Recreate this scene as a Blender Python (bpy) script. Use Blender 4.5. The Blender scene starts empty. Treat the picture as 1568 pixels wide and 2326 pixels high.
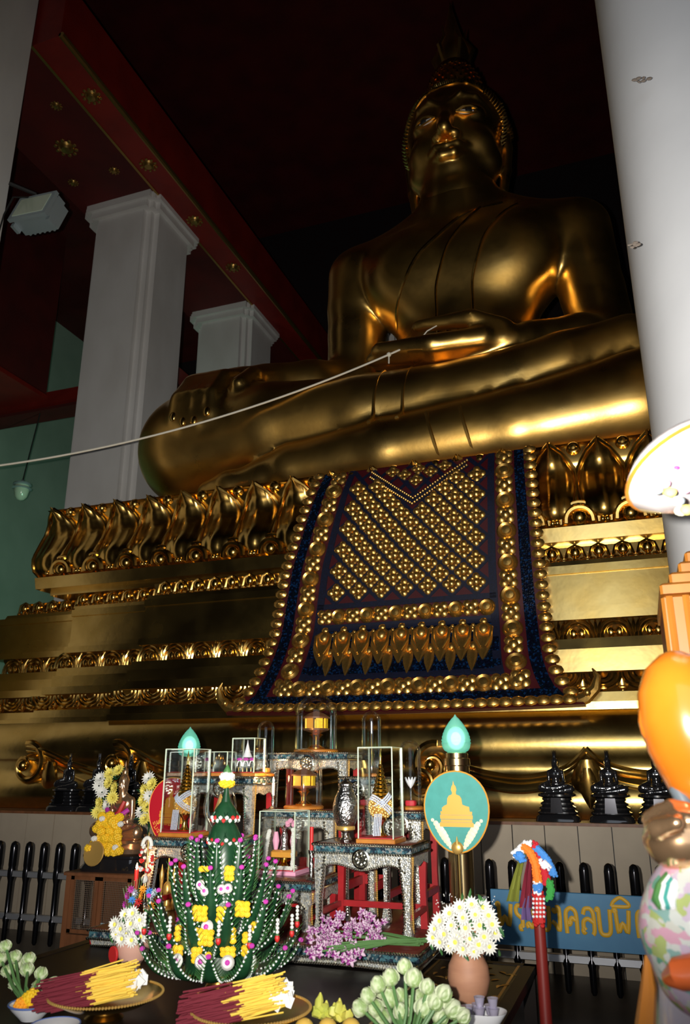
import bpy, math, random
import numpy as np
from mathutils import Matrix, Vector
random.seed(7)
sc = bpy.context.scene
COL = sc.collection
pi = math.pi
def R(d): return math.radians(d)

# ------------------------------------------------------------------ camera
FPX, PITCH, YAW, EYE = 1790.0, R(18), R(20), 1.55
cam_d = bpy.data.cameras.new('camera'); cam = bpy.data.objects.new('camera', cam_d); COL.objects.link(cam)
cam_d.sensor_fit = 'HORIZONTAL'; cam_d.sensor_width = 24.0; cam_d.lens = FPX / 1568 * 24.0
cam.location = (0, 0, EYE); cam.rotation_euler = (R(90) + PITCH, 0, YAW)
cam_d.clip_start = 0.05; cam_d.clip_end = 200
cam_d.dof.use_dof = True; cam_d.dof.focus_distance = 6.0; cam_d.dof.aperture_fstop = 3.2
sc.camera = cam
cF = np.array([-math.sin(YAW) * math.cos(PITCH), math.cos(YAW) * math.cos(PITCH), math.sin(PITCH)])
cR = np.array([math.cos(YAW), math.sin(YAW), 0.0]); cU = np.cross(cR, cF)
def ray(x, y): return cF + (x - 784) / FPX * cR + (1163 - y) / FPX * cU
def atY(x, y, Y): d = ray(x, y); p = d * (Y / d[1]); return (p[0], p[1], p[2] + EYE)
def atZ(x, y, Z): d = ray(x, y); p = d * ((Z - EYE) / d[2]); return (p[0], p[1], Z)

# ------------------------------------------------------------------ world, flash, daylight, exposure
w = bpy.data.worlds.new('sky'); sc.world = w; w.use_nodes = True
bg = w.node_tree.nodes['Background']; bg.inputs[0].default_value = (0.80, 0.88, 1.0, 1); bg.inputs[1].default_value = 1.2
def lamp(name, kind, loc, energy, color=(1, 1, 1), **kw):
    d = bpy.data.lights.new(name, kind); d.energy = energy; d.color = color
    for k, v in kw.items(): setattr(d, k, v)
    o = bpy.data.objects.new(name, d); o.location = loc; COL.objects.link(o); return o
flash = lamp('camera_flash', 'SPOT', (-0.16, -0.06, EYE + 0.05), 1900, (1, 0.95, 0.86), spot_size=R(94), spot_blend=1.0, shadow_soft_size=0.025)
fd = Vector(ray(720, 1060)); flash.rotation_euler = fd.to_track_quat('-Z', 'Y').to_euler()
portal = lamp('door_daylight_portal', 'AREA', (1.6, -2.55, 3.3), 1.0, shape='RECTANGLE', size=6.6, size_y=6.6)
portal.rotation_euler = (R(90), 0, 0); portal.data.cycles.is_portal = True
sc.view_settings.view_transform = 'Standard'; sc.view_settings.look = 'None'
sc.view_settings.exposure = 0.0; sc.view_settings.gamma = 1.0; sc.view_settings.use_curve_mapping = False

# ------------------------------------------------------------------ materials
MATS = {}
def mat(name, col=(.8, .8, .8), rough=.5, metal=0., col2=None, nscale=6., bump=0., bscale=None, rough2=None, emit=None, estr=0., coat=0., spec=.5, detail=4., contrast=(.35, .65), sub=0., stretch=None):
    m = bpy.data.materials.new(name); m.use_nodes = True; nt = m.node_tree; N = nt.nodes; L = nt.links
    b = N['Principled BSDF']; b.inputs['Base Color'].default_value = (*col, 1)
    b.inputs['Roughness'].default_value = rough; b.inputs['Metallic'].default_value = metal
    b.inputs['Specular IOR Level'].default_value = spec
    if coat: b.inputs['Coat Weight'].default_value = coat; b.inputs['Coat Roughness'].default_value = .06
    if sub: b.inputs['Subsurface Weight'].default_value = sub; b.inputs['Subsurface Radius'].default_value = (.02, .02, .01)
    if emit: b.inputs['Emission Color'].default_value = (*emit, 1); b.inputs['Emission Strength'].default_value = estr
    if col2 or bump or rough2 is not None:
        tc = N.new('ShaderNodeTexCoord'); src = tc.outputs['Object']
        if stretch:
            mp = N.new('ShaderNodeMapping'); mp.inputs['Scale'].default_value = stretch; L.new(src, mp.inputs[0]); src = mp.outputs[0]
        nz = N.new('ShaderNodeTexNoise'); nz.inputs['Scale'].default_value = nscale; nz.inputs['Detail'].default_value = detail; L.new(src, nz.inputs['Vector'])
        cr = N.new('ShaderNodeMapRange'); cr.inputs['From Min'].default_value = contrast[0]; cr.inputs['From Max'].default_value = contrast[1]; L.new(nz.outputs['Fac'], cr.inputs['Value'])
        if col2:
            mx = N.new('ShaderNodeMix'); mx.data_type = 'RGBA'; mx.inputs[6].default_value = (*col, 1); mx.inputs[7].default_value = (*col2, 1)
            L.new(cr.outputs[0], mx.inputs[0]); L.new(mx.outputs[2], b.inputs['Base Color'])
        if rough2 is not None:
            mr = N.new('ShaderNodeMapRange'); mr.inputs['To Min'].default_value = rough; mr.inputs['To Max'].default_value = rough2; L.new(cr.outputs[0], mr.inputs['Value']); L.new(mr.outputs[0], b.inputs['Roughness'])
        if bump:
            n2 = nz
            if bscale:
                n2 = N.new('ShaderNodeTexNoise'); n2.inputs['Scale'].default_value = bscale; n2.inputs['Detail'].default_value = 3; L.new(src, n2.inputs['Vector'])
            bp = N.new('ShaderNodeBump'); bp.inputs['Strength'].default_value = bump; bp.inputs['Distance'].default_value = .02
            L.new(n2.outputs['Fac'], bp.inputs['Height']); L.new(bp.outputs[0], b.inputs['Normal'])
    MATS[name] = m; return m
def mat_voronoi(name, cols, scale, rough=.2, metal=.3, bump=.4, warp=0):
    m = mat(name, cols[0], rough, metal); nt = m.node_tree; N = nt.nodes; L = nt.links; b = N['Principled BSDF']
    tc = N.new('ShaderNodeTexCoord'); v = N.new('ShaderNodeTexVoronoi'); v.inputs['Scale'].default_value = scale; L.new(tc.outputs['Object'], v.inputs['Vector'])
    if warp:
        nz = N.new('ShaderNodeTexNoise'); nz.inputs['Scale'].default_value = 9; nz.inputs['Detail'].default_value = 4; L.new(tc.outputs['Object'], nz.inputs['Vector'])
        vm = N.new('ShaderNodeVectorMath'); vm.operation = 'MULTIPLY_ADD'; vm.inputs[1].default_value = (warp * 4,) * 3; L.new(nz.outputs['Color'], vm.inputs[0]); L.new(tc.outputs['Object'], vm.inputs[2]); L.new(vm.outputs[0], v.inputs['Vector'])
    rp = N.new('ShaderNodeValToRGB'); rp.color_ramp.interpolation = 'CONSTANT'
    for i, c in enumerate(cols):
        e = rp.color_ramp.elements[i] if i < 2 else rp.color_ramp.elements.new(i / len(cols))
        e.position = i / len(cols); e.color = (*c, 1)
    sx = N.new('ShaderNodeSeparateColor'); L.new(v.outputs['Color'], sx.inputs[0]); L.new(sx.outputs[0], rp.inputs[0]); L.new(rp.outputs[0], b.inputs['Base Color'])
    bp = N.new('ShaderNodeBump'); bp.inputs['Strength'].default_value = bump; bp.inputs['Distance'].default_value = .004; L.new(v.outputs['Distance'], bp.inputs['Height']); L.new(bp.outputs[0], b.inputs['Normal'])
    return m
def mat_glass(name, tint=(.93, .97, .95), refl=.08, rough=.02):
    m = bpy.data.materials.new(name); m.use_nodes = True; nt = m.node_tree; N = nt.nodes; L = nt.links; N.remove(N['Principled BSDF'])
    t = N.new('ShaderNodeBsdfTransparent'); t.inputs[0].default_value = (*tint, 1)
    g = N.new('ShaderNodeBsdfGlossy'); g.inputs['Roughness'].default_value = rough; g.inputs[0].default_value = (.95, 1, .98, 1)
    fr = N.new('ShaderNodeFresnel'); fr.inputs['IOR'].default_value = 1.5
    ad = N.new('ShaderNodeMath'); ad.operation = 'MULTIPLY_ADD'; ad.inputs[1].default_value = .42; ad.inputs[2].default_value = refl; ad.use_clamp = True; L.new(fr.outputs[0], ad.inputs[0])
    mx = N.new('ShaderNodeMixShader'); L.new(ad.outputs[0], mx.inputs[0]); L.new(t.outputs[0], mx.inputs[1]); L.new(g.outputs[0], mx.inputs[2])
    L.new(mx.outputs[0], N['Material Output'].inputs[0]); MATS[name] = m; return m
def mat_lampshade(name, tint, estr):
    m = bpy.data.materials.new(name); m.use_nodes = True; nt = m.node_tree; N = nt.nodes; L = nt.links; N.remove(N['Principled BSDF'])
    t = N.new('ShaderNodeBsdfTransparent'); t.inputs[0].default_value = (.75, 1, .92, 1)
    e = N.new('ShaderNodeEmission'); e.inputs[0].default_value = (*tint, 1); e.inputs[1].default_value = estr
    d = N.new('ShaderNodeBsdfDiffuse'); d.inputs[0].default_value = (.20, .48, .40, 1)
    a = N.new('ShaderNodeAddShader'); L.new(e.outputs[0], a.inputs[0]); L.new(d.outputs[0], a.inputs[1])
    mx = N.new('ShaderNodeMixShader'); mx.inputs[0].default_value = .55; L.new(t.outputs[0], mx.inputs[1]); L.new(a.outputs[0], mx.inputs[2])
    L.new(mx.outputs[0], N['Material Output'].inputs[0]); MATS[name] = m; return m

mat('statue_gold', (.92, .58, .17), .27, 1.0, col2=(.74, .44, .11), nscale=1.6, rough2=.38, detail=6, bump=.06, bscale=9)
mat('pedestal_gold', (.86, .62, .22), .20, 1.0, col2=(.70, .48, .14), nscale=2.2, rough2=.29, detail=6, bump=.10, bscale=5)
mat('ornament_gold', (.88, .58, .17), .17, 1.0, col2=(.72, .42, .10), nscale=7, rough2=.26)
mat('cloth_gold', (.86, .53, .15), .26, .95, col2=(.62, .36, .09), nscale=30, rough2=.38)
mat('cloth_navy', (.004, .005, .013), .5, 0, col2=(.005, .008, .03), nscale=60, spec=.4)
mat_voronoi('cloth_sequin', [(.003, .005, .014), (.004, .007, .024), (.003, .004, .010), (.006, .03, .10), (.003, .008, .015)], 55, .2, .3, .6)
mat('cloth_red', (.05, .002, .005), .5)
mat('plaster_white', (.74, .73, .72), .75, 0, col2=(.64, .62, .60), nscale=1.1, detail=7, bump=.25, bscale=3, stretch=(1, 1, .5))
mat('plaster_bright', (.80, .81, .84), .7, 0, col2=(.73, .74, .77), nscale=1.5, detail=7, bump=.10, bscale=3)
mat('wall_green', (.42, .55, .46), .8, 0, col2=(.34, .46, .38), nscale=.6)
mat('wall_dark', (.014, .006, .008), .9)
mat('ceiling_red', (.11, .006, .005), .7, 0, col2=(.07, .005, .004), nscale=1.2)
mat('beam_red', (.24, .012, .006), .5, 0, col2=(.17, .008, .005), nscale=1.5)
mat('floor_stone', (.045, .035, .03), .35, 0, col2=(.03, .025, .022), nscale=3)
mat('dull_gold', (.45, .28, .08), .35, .9)
mat('panel_beige', (.40, .335, .255), .6, 0, col2=(.36, .30, .23), nscale=4, detail=8)
mat('black_gloss', (.012, .012, .014), .10, 0, spec=.7, coat=.6)
mat('black_metal', (.03, .03, .035), .16, .85)
mat('chrome_dark', (.55, .56, .60), .3, .7)
mat('black_lacquer', (.008, .006, .006), .45, 0, col2=(.012, .008, .006), nscale=8, spec=.12)
mat('lacquer_red', (.36, .012, .016), .35, 0, col2=(.28, .008, .012), nscale=12)
mat('table_red_top', (.13, .025, .02), .25, 0, col2=(.09, .02, .015), nscale=6)
mat_voronoi('mother_of_pearl', [(.70, .70, .64), (.48, .52, .52), (.78, .75, .62), (.42, .42, .38), (.62, .64, .64)], 110, .2, .6, .6)
mat_voronoi('mosaic_blue', [(.05, .12, .16), (.35, .40, .40), (.03, .05, .08), (.10, .25, .30)], 75, .15, .5, .5)
mat('silver_bead', (.80, .78, .70), .16, 1.0)
mat('gold_bead', (.80, .50, .14), .32, .65)
mat('silver', (.62, .61, .60), .22, 1.0, col2=(.42, .41, .40), nscale=60, bump=.5, bscale=70)
mat('gold_bright', (.95, .62, .16), .15, 1.0)
mat('brass', (.62, .42, .14), .25, 1.0)
mat('bronze_polished', (.80, .50, .30), .22, .9)
mat('column_gold', (.62, .46, .24), .24, 1.0)
mat_glass('glass_case', (.985, .99, .988), .0)
mat_glass('glass_dome', (.975, .985, .98), .01)
mat('glass_edge', (.60, .70, .55), .2, 0, spec=.8)
mat_lampshade('lamp_teal', (.16, .62, .50), .22)
mat_lampshade('lamp_glow', (.70, 1, .93), 1.6); MATS['lamp_glow'].node_tree.nodes['Mix Shader'].inputs[0].default_value = .34
mat('lamp_bulb', (1, 1, 1), .5, emit=(.88, 1, .97), estr=9)
mat('flame', (1, .8, .4), .5, emit=(1, .72, .35), estr=22)
mat('fan_green', (.035, .26, .23), .6, 0, col2=(.042, .29, .26), nscale=25)
mat('fan_red', (.42, .012, .025), .35, 0, coat=.4)
mat('fan_gold', (.74, .34, .05), .4, .15)
mat('fan_pale', (.72, .68, .50), .5)
mat('wood_orange', (.50, .19, .025), .4, 0, col2=(.40, .14, .02), nscale=14, stretch=(1, 1, .15))
mat('wood_brown', (.20, .075, .030), .5, 0, col2=(.13, .05, .02), nscale=16, stretch=(1, 1, .2))
mat('wood_red', (.22, .018, .014), .45)
mat('wire', (.35, .25, .18), .4, .6)
mat('clay', (.50, .25, .15), .6, 0, col2=(.42, .20, .12), nscale=6, stretch=(1, 1, 4))
mat('clay_pink', (.58, .33, .26), .5)
mat('ribbon_red', (.5, .02, .02), .5)
mat('leaf_dark', (.006, .035, .014), .35, 0, col2=(.012, .06, .022), nscale=14)
mat('leaf_green', (.03, .12, .035), .45, 0, col2=(.06, .18, .05), nscale=20)
mat('stem_green', (.10, .22, .07), .5)
mat('white_bead', (.88, .90, .92), .3)
mat('petal_white', (.70, .70, .66), .6)
mat('petal_yellow', (.90, .62, .02), .6, 0, col2=(.80, .45, .01), nscale=60)
mat('petal_paleyellow', (.85, .74, .16), .6, 0, col2=(.70, .62, .12), nscale=40)
mat('petal_orange', (.90, .36, .02), .6)
mat('petal_purple', (.26, .015, .22), .55, 0, col2=(.62, .46, .58), nscale=2.2, contrast=(.46, .56), detail=1)
mat('petal_magenta', (.48, .04, .36), .55)
mat('petal_red', (.55, .02, .02), .5)
mat('petal_pink', (.75, .35, .50), .6)
mat('flower_eye', (.80, .70, .10), .7)
mat('lotus_bud', (.66, .72, .50), .5, 0, col2=(.22, .36, .09), nscale=1.5, contrast=(.42, .68), stretch=(1, 1, .6))
mat('sticks_yellow', (.86, .58, .08), .7)
mat('sticks_maroon', (.16, .012, .025), .8)
mat('paper_white', (.78, .78, .76), .7)
mat('banana', (.52, .58, .10), .5, 0, col2=(.66, .58, .10), nscale=12)
mat('fruit_orange', (.80, .48, .10), .45, 0, col2=(.72, .52, .10), nscale=8)
mat('enamel_white', (.75, .76, .80), .25)
mat('enamel_blue', (.10, .16, .42), .3)
mat('cup_violet', (.45, .42, .55), .35, .2)
mat('sign_blue', (.045, .19, .38), .5, 0, col2=(.06, .23, .42), nscale=5)
mat('sign_yellow', (.72, .42, .03), .5)
mat('garland_orange', (.95, .22, .02), .8)
mat('garland_blue', (.06, .26, .70), .8)
mat('garland_red', (.55, .015, .03), .8)
mat('garland_white', (.85, .85, .88), .8)
mat('garland_green', (.04, .34, .06), .8)
mat('scarf_olive', (.22, .24, .04), .6)
mat('scarf_maroon', (.22, .02, .04), .6)
mat('scarf_violet', (.16, .10, .26), .6)
mat('floodlight_grey', (.38, .46, .50), .4, .3)
mat('cable_black', (.02, .02, .02), .6)
mat('cord_white', (.80, .76, .64), .8)
mat('eye_pearl', (.75, .72, .74), .15)
mat('pillow_red', (.5, .015, .03), .6)
mat('crystal', (.70, .76, .90), .25, .45)
mat('glaze_orange', (.50, .125, .008), .22, 0, col2=(.56, .17, .015), nscale=3, coat=.7)
mat('glaze_gold', (.72, .45, .25), .18, .9)
mat_voronoi('glaze_flowers', [(.46, .46, .42), (.12, .30, .22), (.50, .28, .36), (.32, .38, .14), (.48, .50, .48), (.44, .36, .46), (.20, .34, .32), (.50, .30, .40)], 38, .25, 0, .1, .045)
mat('glaze_white', (.62, .57, .58), .25, 0, coat=.5)
mat('glaze_lilac', (.46, .44, .54), .25, 0, coat=.5)
mat('glaze_rust', (.62, .12, .03), .3, 0, coat=.4)
mat('staff_grey', (.10, .12, .14), .35)
mat('stain', (.22, .18, .15), .9)

# ------------------------------------------------------------------ mesh helpers
class M:
    def __init__(s, v=None, f=None): s.v = v or []; s.f = f or []
    def add(s, o, T=None):
        n = len(s.v)
        if T is not None: s.v += [tuple(T @ Vector(p)) for p in o.v]
        else: s.v += o.v
        s.f += [tuple(i + n for i in q) for q in o.f]; return s
    def xf(s, T): s.v = [tuple(T @ Vector(p)) for p in s.v]; return s
    def mesh(s, name, smooth=40):
        me = bpy.data.meshes.new(name); me.from_pydata(s.v, [], s.f); me.update()
        if smooth:
            me.shade_smooth()
            if smooth < 180: me.set_sharp_from_angle(angle=R(smooth))
        return me
def T3(x=0, y=0, z=0, rx=0, ry=0, rz=0, s=1):
    S = Matrix.Diagonal((s, s, s, 1)) if not isinstance(s, tuple) else Matrix.Diagonal((*s, 1))
    return Matrix.Translation((x, y, z)) @ Matrix.Rotation(rz, 4, 'Z') @ Matrix.Rotation(ry, 4, 'Y') @ Matrix.Rotation(rx, 4, 'X') @ S
def frame(p, n, up=(0, 0, 1), s=1):
    """matrix with local Z along n, local Y roughly up"""
    n = Vector(n).normalized(); u = Vector(up); u = (u - n * u.dot(n))
    if u.length < 1e-6: u = Vector((1, 0, 0))
    u.normalize(); x = u.cross(n); m = Matrix((x, u, n)).transposed().to_4x4(); m.translation = Vector(p)
    if not isinstance(s, tuple): s = (s, s, s)
    return m @ Matrix.Diagonal((*s, 1))
def box(x0, x1, y0, y1, z0, z1):
    v = [(x, y, z) for z in (z0, z1) for y in (y0, y1) for x in (x0, x1)]
    return M(v, [(0, 2, 3, 1), (4, 5, 7, 6), (0, 1, 5, 4), (2, 6, 7, 3), (0, 4, 6, 2), (1, 3, 7, 5)])
def bbox(x0, x1, y0, y1, z0, z1, b=.01):
    """box with chamfered vertical and top edges"""
    o = []; pl = [(x0 + b, y0), (x1 - b, y0), (x1, y0 + b), (x1, y1 - b), (x1 - b, y1), (x0 + b, y1), (x0, y1 - b), (x0, y0 + b)]
    cx, cy = (x0 + x1) / 2, (y0 + y1) / 2; sx = 1 - 2 * b / (x1 - x0); sy = 1 - 2 * b / (y1 - y0)
    rings = [(z0, 0), (z1 - b, 0), (z1, 1)]
    v = []
    for z, k in rings: v += [((cx + (x - cx) * (sx if k else 1)), (cy + (y - cy) * (sy if k else 1)), z) for x, y in pl]
    f = [tuple(range(7, -1, -1)), tuple(range(16, 24))]
    for r in range(2): f += [(r * 8 + i, r * 8 + (i + 1) % 8, r * 8 + 8 + (i + 1) % 8, r * 8 + 8 + i) for i in range(8)]
    return M(v, f)
def lathe(prof, n=16, cap=True, sx=1, sy=1):
    v = []; f = []
    for r, z in prof: v += [(r * sx * math.cos(2 * pi * i / n), r * sy * math.sin(2 * pi * i / n), z) for i in range(n)]
    for k in range(len(prof) - 1):
        f += [(k * n + i, k * n + (i + 1) % n, (k + 1) * n + (i + 1) % n, (k + 1) * n + i) for i in range(n)]
    if cap:
        if prof[0][0] > 1e-5: f.append(tuple(range(n - 1, -1, -1)))
        if prof[-1][0] > 1e-5: f.append(tuple((len(prof) - 1) * n + i for i in range(n)))
    return M(v, f)
def tube(path, r, n=8, cap=True, sy=1.0):
    P = [Vector(p) for p in path]; v = []; f = []
    rs = r if isinstance(r, (list, tuple)) else [r] * len(P)
    t0 = (P[1] - P[0]).normalized(); ref = Vector((0, 0, 1)) if abs(t0.z) < .9 else Vector((1, 0, 0))
    a = t0.cross(ref).normalized()
    for i, p in enumerate(P):
        t = (P[min(i + 1, len(P) - 1)] - P[max(i - 1, 0)]).normalized()
        a = (a - t * a.dot(t)).normalized(); b = t.cross(a)
        v += [tuple(p + (a * math.cos(2 * pi * k / n) + b * math.sin(2 * pi * k / n) * sy) * rs[i]) for k in range(n)]
    for i in range(len(P) - 1):
        f += [(i * n + k, i * n + (k + 1) % n, (i + 1) * n + (k + 1) % n, (i + 1) * n + k) for k in range(n)]
    if cap: f.append(tuple(range(n - 1, -1, -1))); f.append(tuple((len(P) - 1) * n + k for k in range(n)))
    return M(v, f)
def prism(poly, d0, d1, axis='y'):
    """polygon in (x, z) extruded along y, or in (x, y) along z"""
    n = len(poly)
    if axis == 'y': v = [(x, d0, z) for x, z in poly] + [(x, d1, z) for x, z in poly]
    else: v = [(x, y, d0) for x, y in poly] + [(x, y, d1) for x, y in poly]
    f = [tuple(range(n)), tuple(range(2 * n - 1, n - 1, -1))] + [(i, n + i, n + (i + 1) % n, (i + 1) % n) for i in range(n)]
    return M(v, f)
def ball(r=1, n=10, m=6, c=(0, 0, 0), s=(1, 1, 1)):
    p = [(max(1e-4, r * math.sin(pi * i / m)), -r * math.cos(pi * i / m)) for i in range(m + 1)]
    p[0] = (0.0004 * r, -r); p[-1] = (0.0004 * r, r)
    o = lathe(p, n); o.v = [(x * s[0] + c[0], y * s[1] + c[1], z * s[2] + c[2]) for x, y, z in o.v]; return o
def ico(r, c=(0, 0, 0)):
    v = [(0, 0, 1)] + [(.894 * math.cos(a), .894 * math.sin(a), .447) for a in [2 * pi * i / 5 for i in range(5)]] + [(.894 * math.cos(a), .894 * math.sin(a), -.447) for a in [2 * pi * (i + .5) / 5 for i in range(5)]] + [(0, 0, -1)]
    f = [(0, 1 + i, 1 + (i + 1) % 5) for i in range(5)] + [(1 + i, 6 + i, 1 + (i + 1) % 5) for i in range(5)] + [(6 + i, 6 + (i + 1) % 5, 1 + (i + 1) % 5) for i in range(5)] + [(11, 6 + (i + 1) % 5, 6 + i) for i in range(5)]
    return M([(x * r + c[0], y * r + c[1], z * r + c[2]) for x, y, z in v], f)
def petal(L, W, lift=.2, th=.06, n=5):
    """pointed petal lying along +Y from the origin, cupped in +Z"""
    v = []; f = []
    for i in range(n + 1):
        t = i / n; wd = W * math.sin(pi * min(.97, (t * .86 + .12))) ; z = lift * t * t * L
        for k in (-1, -.5, 0, .5, 1): v.append((wd * k / 2, t * L, z + abs(k) ** 2 * wd * .18))
    for i in range(n):
        for k in range(4): a = i * 5 + k; f.append((a, a + 1, a + 6, a + 5))
    o = M(v, f); nv = len(v); o.v += [(x, y, z - th * W * .5) for x, y, z in v]; o.f += [tuple(reversed([q + nv for q in x])) for x in f]
    rim = [i * 5 for i in range(n + 1)] + [n * 5 + k for k in range(1, 5)] + [i * 5 + 4 for i in range(n - 1, -1, -1)] + [3, 2, 1]
    for i in range(len(rim)): a, b = rim[i], rim[(i + 1) % len(rim)]; o.f.append((a, a + nv, b + nv, b))
    return o
# ------------------------------------------------------------------ object helpers
def obj(name, m, material, parent=None, loc=None, smooth=40):
    me = m if isinstance(m, bpy.types.Mesh) else m.mesh(name, smooth)
    if not me.materials: me.materials.append(MATS[material])
    o = bpy.data.objects.new(name, me); COL.objects.link(o)
    if parent: o.parent = parent
    if loc is not None: o.location = loc
    return o
def inst(name, me, parent, T):
    o = bpy.data.objects.new(name, me); COL.objects.link(o); o.parent = parent; o.matrix_local = T; return o
def shared(name, m, material, smooth=40):
    me = m.mesh(name, smooth); me.materials.append(MATS[material]); return me
def tag(o, label, cat, group=None, kind=None):
    if label: o['label'] = label
    if cat: o['category'] = cat
    if group: o['group'] = group
    if kind: o['kind'] = kind
    return o
def thing(name, label, cat, loc=(0, 0, 0), rz=0, group=None):
    o = bpy.data.objects.new(name, None); o.empty_display_size = .1; COL.objects.link(o); o.location = loc; o.rotation_euler = (0, 0, rz)
    return tag(o, label, cat, group)
def struct(name, m, material, smooth=30, parent=None):
    o = obj(name, m, material, parent, smooth=smooth)
    if not parent: o['kind'] = 'structure'
    return o
def copy_tree(o, parent=None):
    c = o.copy(); COL.objects.link(c)
    if parent: c.parent = parent; c.matrix_parent_inverse = o.matrix_parent_inverse
    for ch in list(o.children): copy_tree(ch, c)
    return c
def sub(parent, name, m, material, **k): return obj(name, m, material, parent, **k)
# ------------------------------------------------------------------ signed-distance modeller (smooth unions, surface nets)
class SDF:
    def __init__(s, lo, hi, h):
        s.lo = np.array(lo, float); s.h = h; s.n = np.ceil((np.array(hi) - s.lo) / h).astype(int) + 1
        s.D = np.full(s.n, 2.0, dtype=np.float32)
        s.ax = [s.lo[i] + h * np.arange(s.n[i]) for i in range(3)]
    def _put(s, lo, hi, fn, k):
        pad = k + 3 * s.h
        i0 = np.clip(np.floor((np.array(lo) - pad - s.lo) / s.h).astype(int), 0, s.n); i1 = np.clip(np.ceil((np.array(hi) + pad - s.lo) / s.h).astype(int) + 1, 0, s.n)
        if (i1 <= i0).any(): return
        x = s.ax[0][i0[0]:i1[0], None, None]; y = s.ax[1][None, i0[1]:i1[1], None]; z = s.ax[2][None, None, i0[2]:i1[2]]
        d = fn(x, y, z); sl = (slice(i0[0], i1[0]), slice(i0[1], i1[1]), slice(i0[2], i1[2])); a = s.D[sl]
        if k > 0:
            hh = np.clip(.5 + .5 * (a - d) / k, 0, 1); s.D[sl] = a * (1 - hh) + d * hh - k * hh * (1 - hh)
        else: s.D[sl] = np.minimum(a, d)
    def cap(s, a, b, ra, rb=None, k=.15):
        rb = ra if rb is None else rb; a = np.array(a, float); b = np.array(b, float); r = max(ra, rb); ab = b - a; L2 = max(1e-9, ab @ ab)
        def fn(x, y, z):
            t = np.clip(((x - a[0]) * ab[0] + (y - a[1]) * ab[1] + (z - a[2]) * ab[2]) / L2, 0, 1)
            return np.sqrt((x - a[0] - t * ab[0]) ** 2 + (y - a[1] - t * ab[1]) ** 2 + (z - a[2] - t * ab[2]) ** 2) - (ra + (rb - ra) * t)
        s._put(np.minimum(a, b) - r, np.maximum(a, b) + r, fn, k)
    def chain(s, pts, k=.15):
        for p, q in zip(pts, pts[1:]): s.cap(p[:3], q[:3], p[3], q[3], k)
    def ell(s, c, r, k=.15):
        c = np.array(c, float); r = np.array(r, float); m = r.min()
        def fn(x, y, z):
            q = np.sqrt(((x - c[0]) / r[0]) ** 2 + ((y - c[1]) / r[1]) ** 2 + ((z - c[2]) / r[2]) ** 2)
            return (q - 1) * m * np.clip(.6 + .4 * q, .6, 1.6)
        s._put(c - r, c + r, fn, k)
    def floor(s, z0): s.D = np.maximum(s.D, (z0 - s.ax[2])[None, None, :].astype(np.float32))
    def mesh(s, relax=0):
        D = s.D; ins = D < 0; nx, ny, nz = D.shape
        cor = [(i, j, k) for i in (0, 1) for j in (0, 1) for k in (0, 1)]
        cnt = sum(ins[i:nx - 1 + i, j:ny - 1 + j, k:nz - 1 + k].astype(np.int8) for i, j, k in cor)
        act = np.argwhere((cnt > 0) & (cnt < 8)); idx = -np.ones((nx - 1, ny - 1, nz - 1), dtype=np.int64); idx[tuple(act.T)] = np.arange(len(act))
        acc = np.zeros((len(act), 3)); num = np.zeros(len(act))
        for a in cor:
            for axx in range(3):
                if a[axx]: continue
                b = list(a); b[axx] = 1
                da = D[tuple((act + a).T)]; db = D[tuple((act + b).T)]; m = (da < 0) != (db < 0)
                t = np.where(m, da / np.where(m, da - db, 1), 0); p = np.repeat(np.array([a], float), len(act), 0); p[:, axx] += t
                acc[m] += p[m]; num[m] += 1
        V = (act + acc / num[:, None]) * s.h + s.lo; F = []
        for axx in range(3):
            u, v = (axx + 1) % 3, (axx + 2) % 3
            sl = [slice(1, -1)] * 3; sl[axx] = slice(0, -1); s2 = list(sl); s2[axx] = slice(1, None)
            A = ins[tuple(sl)]; B = ins[tuple(s2)]; e = np.argwhere(A != B)
            if not len(e): continue
            fl = A[tuple(e.T)]; off = np.ones(3, int); off[axx] = 0; e = e + off
            du = np.zeros(3, int); du[u] = 1; dv = np.zeros(3, int); dv[v] = 1
            q = np.stack([idx[tuple((e - du - dv).T)], idx[tuple((e - dv).T)], idx[tuple(e.T)], idx[tuple((e - du).T)]], 1)
            q[~fl] = q[~fl][:, ::-1]; F.append(q)
        F = np.concatenate(F); F = F[(F >= 0).all(1)]
        for _ in range(relax):
            E_ = np.concatenate([F[:, [0, 1]], F[:, [1, 2]], F[:, [2, 3]], F[:, [3, 0]]]); A_ = np.zeros_like(V); C_ = np.zeros(len(V))
            for a_, b_ in ((0, 1), (1, 0)): np.add.at(A_, E_[:, a_], V[E_[:, b_]]); np.add.at(C_, E_[:, a_], 1)
            V = V * .4 + .6 * A_ / np.maximum(C_, 1)[:, None]
        return M([tuple(p) for p in V.tolist()], [tuple(q) for q in F.tolist()])
    def front(s, x, z):
        """most forward (-Y) surface point at x, z"""
        i = int(round((x - s.lo[0]) / s.h)); k = int(round((z - s.lo[2]) / s.h)); i = min(max(i, 0), s.n[0] - 1); k = min(max(k, 0), s.n[2] - 1)
        c = s.D[i, :, k]; w = np.where(c < 0)[0]
        if not len(w): return None
        j = w[0]
        if j == 0: return s.ax[1][0]
        t = c[j - 1] / (c[j - 1] - c[j]); return s.ax[1][j - 1] + t * s.h
    def val(s, p):
        q = (np.array(p) - s.lo) / s.h; i = np.clip(np.floor(q).astype(int), 0, s.n - 2); f = q - i; r = 0
        for a in (0, 1):
            for b in (0, 1):
                for c in (0, 1): r += s.D[i[0] + a, i[1] + b, i[2] + c] * (f[0] if a else 1 - f[0]) * (f[1] if b else 1 - f[1]) * (f[2] if c else 1 - f[2])
        return r
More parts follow.
